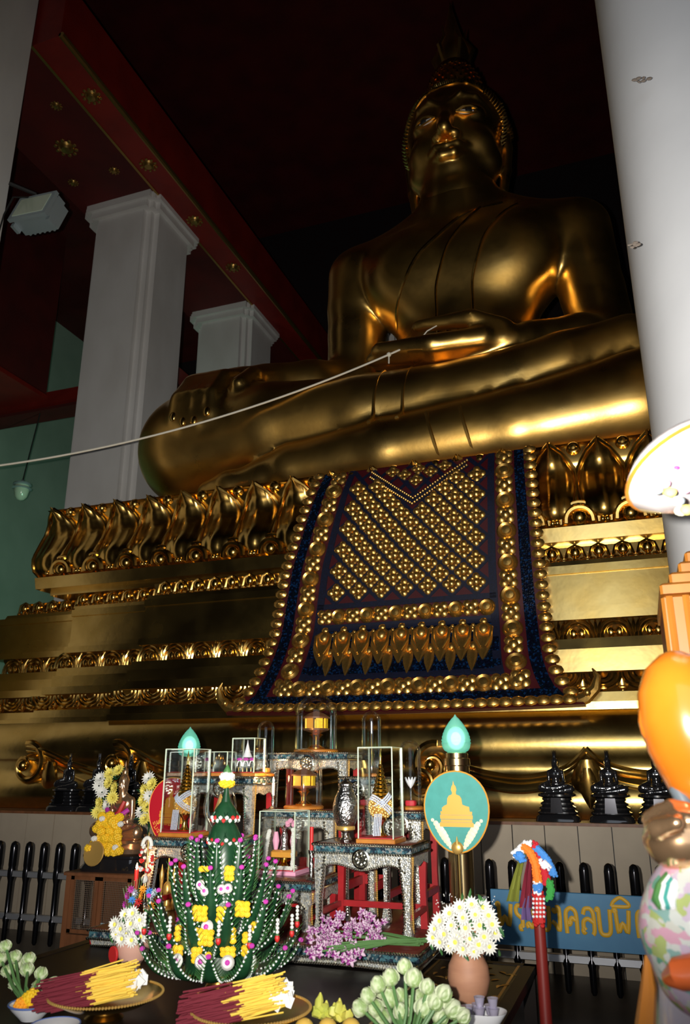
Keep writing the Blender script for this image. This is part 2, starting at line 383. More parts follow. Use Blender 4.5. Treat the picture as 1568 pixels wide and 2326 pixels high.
def buddha_body(S):
    S.ell((0, .15, .95), (1.75, 1.1, 1.0), .3)
    S.ell((0, .02, 2.5), (1.13, .82, 1.6), .3)
    S.ell((0, .02, 4.05), (1.60, .84, 1.08), .3)
    S.ell((-.72, -.45, 4.15), (.72, .36, .6), .35); S.ell((.72, -.45, 4.15), (.72, .36, .6), .35)
    S.cap((-1.6, .05, 4.58), (1.6, .05, 4.58), .50, k=.3)
    for sx in (-1, 1): S.cap((sx * 1.35, .08, 4.85), (sx * .3, .05, 5.35), .30, .42, .3)
    S.chain([(0, 0, 4.7, .72), (0, -.08, 5.2, .60), (0, -.15, 5.9, .60)], .2)
    # right arm over the knee (viewer's left)
    S.cap((-1.84, .05, 4.55), (-1.86, .05, 3.9), .50, .49, .15); S.chain([(-1.86, .05, 3.9, .49), (-1.86, .05, 3.4, .48), (-1.90, .0, 2.5, .44)], .05)
    S.chain([(-1.88, .0, 2.45, .44), (-2.4, -.55, 2.30, .40), (-2.95, -1.1, 2.20, .30)], .15)
    S.ell((-3.30, -1.30, 2.08), (.58, .36, .30), .15)
    for i, (kx, tx, tz) in enumerate([(-3.78, -3.84, 1.26), (-3.62, -3.68, 1.16), (-3.44, -3.50, 1.15), (-3.26, -3.30, 1.26)]):
        S.chain([(kx + .15, -1.45, 2.16, .15), (kx, -1.86, 1.95, .145), (tx, -2.10, 1.60, .125), (tx, -2.16, tz, .095)], .045)
    S.chain([(-3.0, -1.35, 2.1, .16), (-2.86, -1.72, 1.98, .15), (-2.94, -2.0, 1.74, .13)], .05)
    # left arm, hand in lap
    S.cap((1.84, .05, 4.55), (1.88, .05, 3.9), .50, .49, .15); S.chain([(1.88, .05, 3.9, .49), (1.94, .05, 3.4, .48), (2.05, -.1, 2.45, .46)], .05)
    S.chain([(2.05, -.1, 2.42, .45), (1.7, -.7, 2.2, .38), (1.05, -1.15, 2.12, .27)], .15)
    S.ell((.62, -1.25, 2.02), (.55, .40, .24), .14)
    for i, (z0, y1, x1, z1) in enumerate([(2.02, -1.62, -.98, 2.12), (1.96, -1.48, -1.12, 2.04), (1.98, -1.30, -1.08, 2.06), (2.0, -1.12, -.95, 2.10)]):
        S.chain([(.5, -1.58 + i * .16, z0, .17), (-.2, y1 - .06, z0 - .02, .155), (x1, y1, z1, .10)], .04)
    S.chain([(.75, -1.45, 2.18, .17), (.35, -1.58, 2.36, .13), (-.42, -1.5, 2.44, .10)], .05)
    # legs
    S.cap((-1.0, .1, 1.05), (-4.05, -1.22, 1.12), 1.0, .86, .3)
    S.chain([(-3.95, -1.30, 1.14, .86), (-2.6, -1.50, 1.16, .70), (-1.2, -1.55, 1.14, .58), (.3, -1.52, 1.22, .50), (1.5, -1.45, 1.48, .44), (2.3, -1.40, 1.70, .35)], .10)
    S.chain([(2.3, -1.38, 1.70, .33), (2.9, -1.2, 1.72, .34), (3.45, -1.0, 1.72, .27)], .1)
    S.cap((1.0, .1, 1.0), (4.05, -1.22, 1.0), 1.0, .88, .3)
    S.chain([(3.9, -1.38, .92, .86), (2.3, -1.62, .70, .66), (.9, -1.80, .52, .52), (-.8, -1.92, .42, .42), (-2.1, -1.95, .34, .32), (-2.55, -1.95, .28, .26)], .09)
    S.chain([(-2.5, -2.0, .24, .22), (-3.0, -2.02, .20, .20), (-3.35, -2.0, .16, .15)], .08)
    S.floor(0.0)
def buddha_head(S, fine=True):
    S.ell((0, .06, 6.95), (.86, .92, .86), .1)
    S.ell((0, -.12, 6.35), (.73, .76, .84), .25)
    S.ell((0, -.60, 5.78), (.26, .20, .20), .18)
    S.cap((-.52, -.28, 5.98), (.52, -.28, 5.98), .26, k=.2)
    S.cap((0, -.15, 5.4), (0, -.1, 6.2), .60, .60, .12)
    S.ell((0, .12, 7.95), (.50, .50, .62), .18)
    if not fine: S.cap((0, .1, 8.4), (0, .1, 9.6), .22, .05, .1)
    S.chain([(0, -.80, 6.92, .075), (0, -.93, 6.5, .095), (0, -1.04, 6.22, .125)], .08)
    for sx in (-1, 1):
        S.ell((sx * .13, -.90, 6.17), (.11, .11, .085), .05)
        S.chain([(sx * .06, -.86, 6.84, .045), (sx * .25, -.85, 7.0, .05), (sx * .48, -.70, 7.0, .045), (sx * .66, -.50, 6.84, .03)], .05)
        S.ell((sx * .36, -.66, 6.66), (.25, .17, .17), .06)
        S.ell((sx * .42, -.52, 6.22), (.27, .22, .22), .15)
        S.ell((sx * .82, .08, 6.70), (.10, .17, .36), .05)
        S.chain([(sx * .84, .06, 6.5, .10), (sx * .80, .02, 6.0, .09), (sx * .74, -.06, 5.52, .075)], .05)
    S.chain([(-.42, -.60, 6.05, .03), (-.16, -.86, 6.0, .08), (0, -.90, 5.98, .07), (.16, -.86, 6.0, .08), (.42, -.60, 6.05, .03)], .03)
    S.chain([(-.32, -.66, 5.94, .03), (-.1, -.85, 5.86, .09), (.1, -.85, 5.86, .09), (.32, -.66, 5.94, .03)], .03)
_small = SDF((-5.2, -2.6, 0), (5.2, 1.6, 9.9), .125); buddha_body(_small); buddha_head(_small, False)
SMALL_BUDDHA = _small.mesh(); SMALL_BUDDHA.v = [(x / 9.6, y / 9.6, z / 9.6) for x, y, z in SMALL_BUDDHA.v]   # 1 unit high

# ------------------------------------------------------------------ the hall
struct('floor', box(-17.6, 9, -12, 23, -.3, 0), 'floor_stone')
struct('wall_left', box(-17.9, -17.5, -2.6, 23, 0, 21), 'wall_green')
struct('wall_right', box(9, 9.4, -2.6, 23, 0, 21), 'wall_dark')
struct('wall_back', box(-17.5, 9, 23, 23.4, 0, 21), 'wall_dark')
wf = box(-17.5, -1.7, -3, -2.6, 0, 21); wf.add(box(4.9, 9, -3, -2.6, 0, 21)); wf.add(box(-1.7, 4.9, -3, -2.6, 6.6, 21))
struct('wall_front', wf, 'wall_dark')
struct('ceiling', box(-17.9, 9.4, -3, 23.4, 21, 21.3), 'ceiling_red')
# aisle: long beam over the pillar row with gold edge, outer beam, tie beam
t = thing('ceiling_beam', 'long dark red soffit beam with gilded edge resting on the square pillars', 'beam')
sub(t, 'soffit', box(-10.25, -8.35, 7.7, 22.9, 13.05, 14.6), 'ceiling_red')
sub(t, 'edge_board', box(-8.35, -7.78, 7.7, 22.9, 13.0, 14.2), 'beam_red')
sub(t, 'gilded_edge', tube([(-7.77, 7.7, 13.02), (-7.77, 22.9, 13.02)], .055, 8), 'dull_gold')
sub(t, 'gilded_line', box(-8.39, -8.34, 7.7, 22.9, 12.985, 13.02), 'dull_gold')
ros = M(); ros.add(lathe([(.001, -.07), (.07, -.06), (.09, -.02), (.11, -.03), (.13, 0)], 14))
for i in range(10): a = 2 * pi * i / 10; ros.add(ball(.035, 6, 4, (.155 * math.cos(a), .155 * math.sin(a), -.01), (1, 1, .6)))
ROS = shared('rosette', ros, 'dull_gold')
for (x, y, s) in [(-8.07, 8.9, 1), (-8.07, 10.7, 1), (-8.07, 12.5, 1), (-8.07, 14.3, 1), (-9.35, 9.8, 1.25), (-8.85, 8.9, .6), (-8.85, 10.65, .6), (-9.85, 10.65, .6), (-9.85, 8.9, .6)]:
    inst('rosette', ROS, t, T3(x, y, 13.0 if x > -8.3 else 13.05, s=s))
t = thing('outer_beam', 'deep dark red beam along the side aisle above the hanging lantern', 'beam')
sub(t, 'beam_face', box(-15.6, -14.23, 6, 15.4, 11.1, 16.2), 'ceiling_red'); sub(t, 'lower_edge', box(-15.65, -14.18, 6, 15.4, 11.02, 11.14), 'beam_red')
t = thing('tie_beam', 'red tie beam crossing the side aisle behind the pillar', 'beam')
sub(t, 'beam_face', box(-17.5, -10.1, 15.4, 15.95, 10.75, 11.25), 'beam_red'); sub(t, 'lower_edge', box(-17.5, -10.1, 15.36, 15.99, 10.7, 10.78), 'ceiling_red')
struct('ceiling_aisle', box(-17.5, -10.0, 6, 23, 16.2, 16.4), 'ceiling_red')
# pillars
def redent(x0, x1, y0, y1, s=.13):
    q = [(0, 2 * s), (s, 2 * s), (s, s), (2 * s, s), (2 * s, 0)]
    p = [(x0 + a, y0 + b) for a, b in q] + [(x1 - a, y0 + b) for a, b in reversed(q)] + [(x1 - a, y1 - b) for a, b in q] + [(x0 + a, y1 - b) for a, b in reversed(q)]
    return p
def pillar(label, x0, x1, y0, y1, z1, material, steps=True, groove=True):
    t = thing('square_pillar', label, 'pillar', ((x0 + x1) / 2, (y0 + y1) / 2, 0))
    cx, cy = (x0 + x1) / 2, (y0 + y1) / 2
    pl = redent(x0 - cx, x1 - cx, y0 - cy, y1 - cy, .12 if steps else .02)
    sub(t, 'shaft', prism(pl, 0, z1, 'z'), material, smooth=0)
    if steps:
        e = .09
        sub(t, 'capital', prism(redent(x0 - cx - e, x1 - cx + e, y0 - cy - e, y1 - cy + e, .10), z1 - .32, z1 - .003, 'z'), material, smooth=0)
        sub(t, 'capital_lip', prism(redent(x0 - cx - .15, x1 - cx + .15, y0 - cy - .15, y1 - cy + .15, .08), z1 - .16, z1 - .002, 'z'), material, smooth=0)
    return t
pillar('tall grey-white square pillar with stepped corners beside the statue knee', -10.05, -8.45, 11.5, 13.1, 13.05, 'plaster_white')
pillar('farther grey square pillar with stepped corners behind the statue hand', -10.05, -8.45, 15.9, 17.5, 13.05, 'plaster_white')
pillar('grey pillar glimpsed behind the statue arm', -6.0, -4.4, 15.7, 17.3, 13.05, 'plaster_white')
pillar('plain pale pillar with the floodlight fixed to it', -9.95, -8.30, 6.1, 7.67, 20.9, 'plaster_white', False)
pr = thing('rounded_pillar', 'bright white rounded pillar beside the flowered porcelain figure', 'pillar', (1.13, 5.25, 0))
def sup(z, r, n=48, p=2.7): return [(r * math.copysign(abs(math.cos(2 * pi * i / n)) ** (2 / p), math.cos(2 * pi * i / n)), r * math.copysign(abs(math.sin(2 * pi * i / n)) ** (2 / p), math.sin(2 * pi * i / n)), z) for i in range(n)]
v = sup(0, .86) + sup(20.9, .86); sub(pr, 'shaft', M(v, [(i, (i + 1) % 48, 48 + (i + 1) % 48, 48 + i) for i in range(48)]), 'plaster_bright', smooth=60)
v = sup(0, .95) + sup(.5, .95) + sup(.56, .87); sub(pr, 'base', M(v, [(k * 48 + i, k * 48 + (i + 1) % 48, k * 48 + 48 + (i + 1) % 48, k * 48 + 48 + i) for k in (0, 1) for i in range(48)]), 'plaster_bright', smooth=60)
for (px, py, s) in [(1460, 180, 1.2), (1447, 553, 1.0)]:
    p = atY(px, py, 4.42); k = M(); random.seed(px)
    for i in range(9): k.add(ball(.02 * s * random.uniform(.4, 1), 6, 4, (random.uniform(-.045, .045) * s, 0, random.uniform(-.02, .02) * s), (1, .3, .7)))
    o = sub(pr, 'chipped_patch', k, 'stain'); o.location = (p[0] - 1.13, p[1] - 5.25, p[2])
# fluorescent tube on the back of the nearer pillar: the greenish light on the aisle walls
t = thing('fluorescent_lamp', 'fluorescent tube lamp fixed to the back of the pillar', 'lamp', (-9.6, 13.14, 5.2))
sub(t, 'housing', box(-.08, .08, -.03, .05, -.7, .7), 'enamel_white'); sub(t, 'tube', lathe([(.02, -.6), (.02, .6)], 10).xf(T3(0, .09, 0)), 'lamp_bulb')
fl = lamp('fluorescent_glow', 'AREA', (0, .16, 0), 95, (.5, 1, .70), shape='RECTANGLE', size=.2, size_y=1.2); fl.parent = t; fl.rotation_euler = (R(90), 0, R(40))
# floodlight
c = atY(92, 490, 7.9)
t = thing('floodlight', 'grey box floodlight bracketed to the pale pillar', 'floodlight', c, R(20))
hs = M(); n = 10; prof = [(-.22, -.12), (.20, -.20), (.24, -.20), (.24, .20), (.20, .20), (-.22, .12)]
hs = prism([(x, z) for x, z in prof], -.30, .30); hs.xf(T3(rz=0, ry=R(-90)) @ T3(rx=0)); hs.xf(T3(ry=R(60)))
hs = box(-.34, .34, -.15, .15, -.20, .20); hs.add(box(-.38, .38, -.20, -.14, -.24, .24))
for sx in (-1, 1): hs.add(box(sx * .36 - .03, sx * .36 + .03, -.1, .05, -.27, -.2)); hs.add(box(sx * .3 - .03, sx * .3 + .03, -.1, .05, .2, .26))
hs.xf(T3(rz=R(-24), rx=R(-14), ry=R(8)))
sub(t, 'housing', hs, 'floodlight_grey')
gl = box(-.31, .31, -.21, -.195, -.18, .18).xf(T3(rz=R(-24), rx=R(-14), ry=R(8))); sub(t, 'lens', gl, 'glass_edge')
for i in range(6):
    sub(t, 'cooling_fin', box(-.3 + i * .1, -.27 + i * .1, .15, .19, -.17, .17).xf(T3(rz=R(-24), rx=R(-14), ry=R(8))), 'floodlight_grey')
sub(t, 'bracket', tube([(-.05, .02, .24), (-.10, -.05, .36), (-.45, -.22, .42)], .03, 6), 'cable_black')
sub(t, 'cable', tube([(-.18, -.05, .30), (-.36, -.2, .18), (-.42, -.28, -.2), (-.44, -.3, -.5)], .012, 5), 'cable_black')
# hanging lantern
c = atY(48, 1120, 15.2)
t = thing('hanging_lantern', 'small glass lantern hanging on a thin rod below the red tie beam', 'lantern', c)
sub(t, 'rod', tube([(0, 0, .35), (0, .3, 10.72 - c[2])], .018, 6), 'cable_black'); sub(t, 'cap', lathe([(.03, .36), (.05, .32), (.22, .26), (.23, .22), (.18, .20)], 14), 'floodlight_grey')
sub(t, 'glass_bowl', lathe([(.18, .2), (.19, .05), (.15, -.10), (.08, -.18), (.001, -.2)], 14), 'glass_edge'); sub(t, 'collar', lathe([(.19, .14), (.25, .12), (.19, .10)], 14), 'floodlight_grey')
# ------------------------------------------------------------------ the great seated statue
SX, SY, SZ = -1.95, 11.0, 5.021
st = thing('seated_buddha_statue', 'colossal gilded seated statue with right hand over its knee on the ornate pedestal', 'statue', (SX, SY, SZ))
B = SDF((-5.3, -2.6, -.05), (5.3, 1.6, 6.0), .055); buddha_body(B); sub(st, 'body', B.mesh(3), 'statue_gold', smooth=180)
H = SDF((-1.2, -1.35, 5.2), (1.2, 1.2, 8.8), .024); buddha_head(H); hd = sub(st, 'head', H.mesh(2), 'statue_gold', smooth=180)
cu = M(); ga = pi * (3 - 5 ** .5); NC = 3400
for i in range(NC):
    zz = 1 - 2 * (i + .5) / NC; rr = math.sqrt(1 - zz * zz); d = Vector((rr * math.cos(ga * i), rr * math.sin(ga * i), zz)); o = Vector((0, .06, 6.95))
    lim = 6.62 if d.y > .15 else (7.42 if abs(d.x) < .35 else 7.42 - (abs(d.x) - .35) * 1.15)
    a, b = .3, 1.9
    for _ in range(16):
        m_ = (a + b) / 2
        if H.val(o + d * m_) < 0: a = m_
        else: b = m_
    p = o + d * a
    if p.z < lim or (d.y < 0 and p.z < lim): continue
    if p.y < -.25 and p.z < 7.38 - max(0, abs(p.x) - .45) * 1.4: continue
    cu.add(M([(.032, 0, 0), (.016, .028, 0), (-.016, .028, 0), (-.032, 0, 0), (-.016, -.028, 0), (.016, -.028, 0), (0, 0, .07)], [(i_, (i_ + 1) % 6, 6) for i_ in range(6)]), frame(p - d * .01, d, (0, 1, .1)))
for sx in (-1, 1):   # hair edge down the temples in front of the ears
    for i in range(11):
        z = 7.2 - i * .085
        for dy in (0, .07): cu.add(M([(.042, 0, 0), (.021, .036, 0), (-.021, .036, 0), (-.042, 0, 0), (-.021, -.036, 0), (.021, -.036, 0), (0, 0, .075)], [(i_, (i_ + 1) % 6, 6) for i_ in range(6)]), frame((sx * (.80 + .05 * math.sin(i / 10 * pi)), -.18 + dy - .01 * i, z), (sx, -.5, 0)))
obj('hair_curls', cu, 'ornament_gold', hd)['kind'] = 'stuff'
pts = []
for i in range(21):
    x = -.66 + 1.32 * i / 20; z = 7.40 - .05 * math.cos(x * 4) - max(0, abs(x) - .35) * .9; y = H.front(x, z)
    if y is not None: pts.append((x, y - .012, z))
obj('hairline_band', tube(pts, .022, 6), 'ornament_gold', hd)
obj('crown_ring', lathe([(.30, 8.36), (.34, 8.42), (.34, 8.50), (.29, 8.56)], 20).xf(T3(0, .12, 0)), 'ornament_gold', hd)
fin = lathe([(.24, 8.5), (.33, 8.72), (.30, 8.95), (.20, 9.25), (.12, 9.6), (.05, 9.95), (.003, 10.25)], 12)
for k in range(6):
    a = k * pi / 3; fin.add(tube([(.22 * math.cos(a), .22 * math.sin(a), 8.55), (.36 * math.cos(a), .36 * math.sin(a), 8.9), (.22 * math.cos(a), .22 * math.sin(a), 9.2), (.26 * math.cos(a), .26 * math.sin(a), 9.45)], [.05, .05, .03, .004], 6))
obj('flame_finial', fin.xf(T3(0, .12, 0)), 'statue_gold', hd)
for sx in (-1, 1):
    e = sub(st, 'eye', ball(1, 14, 8, (0, 0, 0), (.17, .05, .045)), 'eye_pearl'); e.location = (sx * .36, -.805, 6.62); e.rotation_euler = (0, 0, sx * R(24))
    obj('pupil', ball(1, 12, 6, (0, -.045, 0), (.06, .03, .055)), 'cable_black', e)
    obj('eyelid', tube([(-.2, -.01, 0), (-.1, -.05, .055), (.02, -.062, .07), (.12, -.04, .05), (.2, 0, 0)], .022, 6), 'statue_gold', e)
    obj('lower_lid', tube([(-.2, -.01, 0), (-.08, -.052, -.05), (.05, -.055, -.055), (.2, 0, 0)], .018, 6), 'statue_gold', e)
def on_body(xz, off=.0):
    r = []
    for x, z in xz:
        y = B.front(x, z)
        if y is not None: r.append((x, y - off, z))
    return r
def lerp_path(p, n):
    out = []
    for a, b in zip(p, p[1:]):
        for i in range(n): t = i / n; out.append((a[0] + (b[0] - a[0]) * t, a[1] + (b[1] - a[1]) * t))
    return out + [p[-1]]
def smooth_path(p, n=3):
    for _ in range(n): p = [p[0]] + [tuple((a + 2 * b + c) / 4 for a, b, c in zip(p[i - 1], p[i], p[i + 1])) for i in range(1, len(p) - 1)] + [p[-1]]
    return p
# robe edge across the chest and the folded shoulder sash
sub(st, 'robe_edge', tube(smooth_path(on_body(lerp_path([(.75, 5.05), (.1, 4.7), (-.55, 4.1), (-1.0, 3.4), (-1.15, 3.0)], 8), .0)), .03, 6), 'ornament_gold')
sash = []
for x in (-.32, -.30, .24, .26): sash.append(smooth_path(on_body(lerp_path([(x + .75, 4.85), (x + .25, 4.2), (x, 3.5), (x, 2.72)], 8), .03 if abs(x + .03) < .28 else -.03)))
n = min(len(s) for s in sash); v = [p for s in sash for p in s[:n]]; f = [(k * n + i, k * n + i + 1, (k + 1) * n + i + 1, (k + 1) * n + i) for k in range(3) for i in range(n - 1)]
sub(st, 'shoulder_sash', M(v, f), 'statue_gold', smooth=30)
for x in (-.31, .25): sub(st, 'sash_edge', tube(smooth_path(on_body(lerp_path([(x + .75, 4.85), (x + .25, 4.2), (x, 3.5), (x, 2.72)], 8), .03)), .022, 6), 'ornament_gold')
y = B.front(0, 2.75) or -.9
sh = M()
for i in range(5): sh.add(tube([(-.34 + i * .15, y - .05, 2.86), (-.27 + i * .15, y - .10, 2.66 - .05 * (i % 2)), (-.18 + i * .15, y - .05, 2.84)], .035, 6))
sub(st, 'sash_hem', sh, 'ornament_gold')
# robe hems around both shins
def hem(xs, zlo, zhi, lean):
    p = []
    for i in range(15):
        t = i / 14; z = zlo + (zhi - zlo) * t; x = xs + lean * t; yy = B.front(x, z)
        if yy is not None: p.append((x, yy + .012, z))
    return tube(smooth_path(p), .03, 6)
for x, a, b, l in ((-.93, .74, 1.66, .10), (-.55, .74, 1.64, .10), (.0, .03, .74, -.16), (.42, .03, .76, -.16)): sub(st, 'robe_hem', hem(x, a, b, l), 'statue_gold')
for i, (tx, tz) in enumerate([(-3.84, 1.26), (-3.68, 1.16), (-3.50, 1.15), (-3.30, 1.26)]):
    sub(st, 'fingernail', ball(1, 10, 6, (tx, -2.235, tz + .01), (.055, .03, .075)), 'ornament_gold')

# ------------------------------------------------------------------ pedestal
pd = thing('tiered_pedestal', 'huge gilded pedestal of lotus petals and carved moulding bands under the statue', 'pedestal', (SX, 0, 0))
def plan(yf, c, a=3.75, b=5.05):
    return [(-5.6, 13.4), (-5.6, 11.4), (-c, 11.4), (-c, yf + .5), (-b, yf + .5), (-b, yf + .25), (-a, yf + .25), (-a, yf), (a, yf), (a, yf + .25), (b, yf + .25), (b, yf + .5), (c, yf + .5), (c, 11.4), (5.6, 11.4), (5.6, 13.4)]
def loft(rows, planf):
    v = []; f = []; n = 0
    for r in rows:
        pl = planf(*r[1:]); n = len(pl); v += [(x, y, r[0]) for x, y in pl]
    for k in range(len(rows) - 1): f += [(k * n + i, k * n + (i + 1) % n, (k + 1) * n + (i + 1) % n, (k + 1) * n + i) for i in range(n)]
    f.append(tuple(range((len(rows) - 1) * n, len(rows) * n))[::-1]); f.append(tuple(range(n)))
    f = [tuple(reversed(q)) for q in f]
    return M(v, f)
def tier(name, rows, planf=plan, sm=25): return sub(pd, name, loft(rows, planf), 'pedestal_gold', smooth=sm)
simple = lambda yf, c: [(-4.5, 13.4), (-4.5, 11.4), (-c, 11.4), (-c, yf), (c, yf), (c, 11.4), (4.5, 11.4), (4.5, 13.4)]
BULGE = [(1.10, 7.66), (1.18, 7.60), (1.30, 7.585), (1.40, 7.62), (1.48, 7.69), (1.56, 7.72), (1.64, 7.66), (1.74, 7.63), (1.84, 7.645), (1.93, 7.69), (2.0, 7.74), (2.055, 7.79)]
tier('swelling_base', [(z, y, 6.28) for z, y in BULGE], simple, 60)
tier('base_ledge', [(2.05, 7.80, 6.72), (2.06, 7.74, 6.78), (2.13, 7.74, 6.78), (2.135, 7.79, 6.74), (2.22, 7.80, 6.72)])
tier('band_bed', [(2.22, 8.09, 6.5), (2.42, 7.97, 6.55)])
tier('step', [(2.42, 7.90, 6.62), (2.51, 7.90, 6.62), (2.515, 8.06, 6.5), (2.66, 8.06, 6.5), (2.665, 8.12, 6.46), (2.77, 8.14, 6.45)])
tier('band_bed', [(2.77, 8.44, 6.3), (2.98, 8.32, 6.35)])
tier('step', [(2.98, 8.24, 6.5), (3.06, 8.24, 6.5)])
tier('plain_fascia', [(3.06, 8.30, 6.62), (3.12, 8.30, 6.62), (3.125, 8.33, 6.6), (3.47, 8.33, 6.6), (3.475, 8.30, 6.58), (3.56, 8.30, 6.5), (3.565, 8.35, 6.45), (3.62, 8.36, 6.42)])
tier('band_bed', [(3.62, 8.58, 6.25), (3.80, 8.49, 6.3)])
tier('step', [(3.80, 8.62, 5.5), (3.86, 8.62, 5.5), (3.865, 8.46, 5.62), (4.02, 8.44, 5.64)], lambda yf, c: simple(yf, c))
LOT = [(4.02, 8.70), (4.06, 8.54), (4.14, 8.46), (4.30, 8.46), (4.50, 8.58), (4.70, 8.68), (4.84, 8.65), (4.96, 8.54), (5.0, 8.50)]
tier('lotus_core', [(z, y, 5.66 - (y - 8.45)) for z, y in LOT], simple, 60)
tier('seat_slab', [(4.99, 8.80, 5.3), (5.02, 8.78, 5.3)], simple)
def ip(tab, z):
    for (a, ya), (b, yb) in zip(tab, tab[1:]):
        if z <= b: t = max(0, (z - a) / (b - a)); return ya + (yb - ya) * t
    return tab[-1][1]
# lotus petals: tall ribbed petals with scrolled arcs between their feet
def lotus_petal():
    v = []; f = []; nu, nv = 9, 12
    for j in range(nv + 1):
        t = j / nv; z = 4.03 + .97 * t; wd = .262 * (1 if t < .62 else math.cos((t - .62) / .38 * pi / 2) ** .7 * .97 + .03) * (.80 + .2 * min(1, t * 2))
        for i in range(nu):
            u = -1 + 2 * i / (nu - 1); rib = .018 * math.cos(u * pi * 2.5)
            y = ip(LOT, z) - 8.5 - .085 * (1 - u * u) ** .8 - rib * (1 - t * .6) + .0; y -= .05 * max(0, t - .75) * 4 * (1 - u * u)
            v.append((u * wd, y, z))
    for j in range(nv): f += [(j * nu + i, j * nu + i + 1, (j + 1) * nu + i + 1, (j + 1) * nu + i) for i in range(nu - 1)]
    return M(v, f)
PET = shared('lotus_petal', lotus_petal(), 'ornament_gold', 50)
g = M()
for s in (-1, 1):
    pts = []
    for j in range(13):
        t = j / 12; z = 4.04 + .95 * t; wd = .262 * (1 if t < .62 else math.cos((t - .62) / .38 * pi / 2) ** .7) * (.80 + .2 * min(1, t * 2)); pts.append((s * wd, ip(LOT, z) - 8.5 - .03 - .05 * max(0, t - .75) * 4, z))
    g.add(tube(pts, [.022] * 12 + [.03], 6))
RIM = shared('petal_rim', g, 'ornament_gold')
a_ = M()
for r0, rad, dy in ((.20, .026, -.04), (.14, .034, -.075)):
    a_.add(tube([(r0 * math.cos(q), dy - .03 * math.sin(q), 4.05 + r0 * 1.15 * math.sin(q) ** .8) for q in [pi * i / 12 for i in range(13)]], rad, 7))
a_.add(ball(.085, 10, 6, (0, -.10, 4.10), (1, .7, .9)))
for s in (-1, 1): a_.add(ball(.035, 8, 5, (s * .235, -.06, 4.07)))
ARC = shared('petal_foot_scroll', a_, 'ornament_gold')
bo = M(); bo.add(lathe([(.001, .075), (.03, .07), (.045, .05), (.06, .045), (.075, .02), (.08, 0)], 14).xf(T3(rx=R(90)))); BOS = shared('round_boss', bo, 'ornament_gold')
x = -5.46; k = 0
while x < 3.6:
    o = inst('lotus_petal', PET, pd, T3(x, 8.5, 0)); inst('petal_rim', RIM, o, Matrix.Identity(4))
    inst('petal_foot_scroll', ARC, pd, T3(x + .26, 8.50, 0)); inst('round_boss', BOS, pd, T3(x + .26, 8.50, 4.93)); x += .52; k += 1
def band_y(x, yf): ax = abs(x); return yf + (0 if ax < 3.75 else (.25 if ax < 5.05 else .5))
def row(name, me, yf, z, pitch, x0, x1):
    x = x0
    while x < x1:
        inst(name, me, pd, T3(x, band_y(x, yf), z)); x += pitch
m2 = M(); m2.add(ball(.062, 10, 6, (0, -.03, .105), (1, .8, 1.05))); m2.add(tube([(-.10, -.015, .05), (-.07, -.03, .15), (0, -.02, .19)], [.02, .018, .012], 6)); m2.add(tube([(.10, -.015, .05), (.07, -.03, .15), (0, -.02, .19)], [.02, .018, .012], 6))
for i in range(3): m2.add(ball(.03, 8, 5, (-.07 + i * .07, -.045, .025), (1.1, 1, .8)))
m2.add(ball(.022, 6, 4, (.12, -.045, .015), (1, 1, 1.3)))
row('bud_motif', shared('bud_motif', m2, 'ornament_gold'), 8.47, 3.62, .24, -6.2, 3.2)
m3 = M()
for r0, rad in ((.165, .018), (.125, .02)): m3.add(tube([(r0 * math.cos(q), -.035, .01 + r0 * 1.15 * math.sin(q)) for q in [pi * i / 12 for i in range(13)]], rad, 6))
for s in (-1, 1): m3.add(ball(.045, 8, 6, (s * .04, -.05, .06), (.85, .7, 1.2)))
for dx in (-.05, 0, .05): m3.add(tube([(.18, -.02, .0), (.18 + dx * .6, -.05, .10), (.18 + dx * 1.2, -.03, .19)], [.012, .022, .01], 6))
row('arch_motif', shared('arch_motif', m3, 'ornament_gold'), 8.31, 2.78, .36, -6.12, 3.2)
m4 = M()
for r0, rad in ((.17, .018), (.12, .018), (.07, .016)): m4.add(tube([(r0 * math.cos(q), -.05, .175 - r0 * .85 * math.sin(q)) for q in [pi * i / 12 for i in range(13)]], rad, 6))
m4.add(petal(.16, .12, .1, .5).xf(T3(.17, -.035, .01, rx=R(90)))); m4.add(ball(.03, 8, 5, (0, -.06, .03), (1.6, 1, .7))); m4.add(ball(.028, 8, 5, (.17, -.07, .035), (1.5, 1, .8)))
row('leaf_motif', shared('leaf_motif', m4, 'ornament_gold'), 7.93, 2.225, .35, -6.4, 3.2)
# lion-foot scroll lines on the swelling base
def base_line(pts, dz, r):
    p = []
    for i in range(len(pts) - 1):
        for k in range(8):
            t = k / 8; x = pts[i][0] + (pts[i + 1][0] - pts[i][0]) * t; z = pts[i][1] + (pts[i + 1][1] - pts[i][1]) * t; p.append((x, z))
    p.append(pts[-1]); q = smooth_path([(x, 0, z) for x, z in p], 12)
    return tube([(x - SX, ip(BULGE, z + dz) - .01, z + dz) for x, _, z in q], r, 6)
curves = [[(-1.72, 1.60), (-1.45, 1.52), (-1.1, 1.46), (-.75, 1.52), (-.58, 1.62), (-.49, 1.72)], [(-.49, 1.72), (-.40, 1.62), (-.2, 1.54), (.1, 1.50), (.4, 1.52), (.9, 1.60)],
          [(-6.66, 1.78), (-6.45, 1.76), (-6.1, 1.62), (-5.75, 1.52), (-5.4, 1.5)], [(-5.45, 1.79), (-5.2, 1.74), (-4.95, 1.60), (-4.6, 1.50), (-3.9, 1.46), (-3.2, 1.50), (-2.6, 1.62), (-2.2, 1.70)]]
for c_ in curves:
    for dz, r in ((0, .022), (-.045, .016), (-.13, .018)): sub(pd, 'scroll_line', base_line(c_, dz, r), 'pedestal_gold')
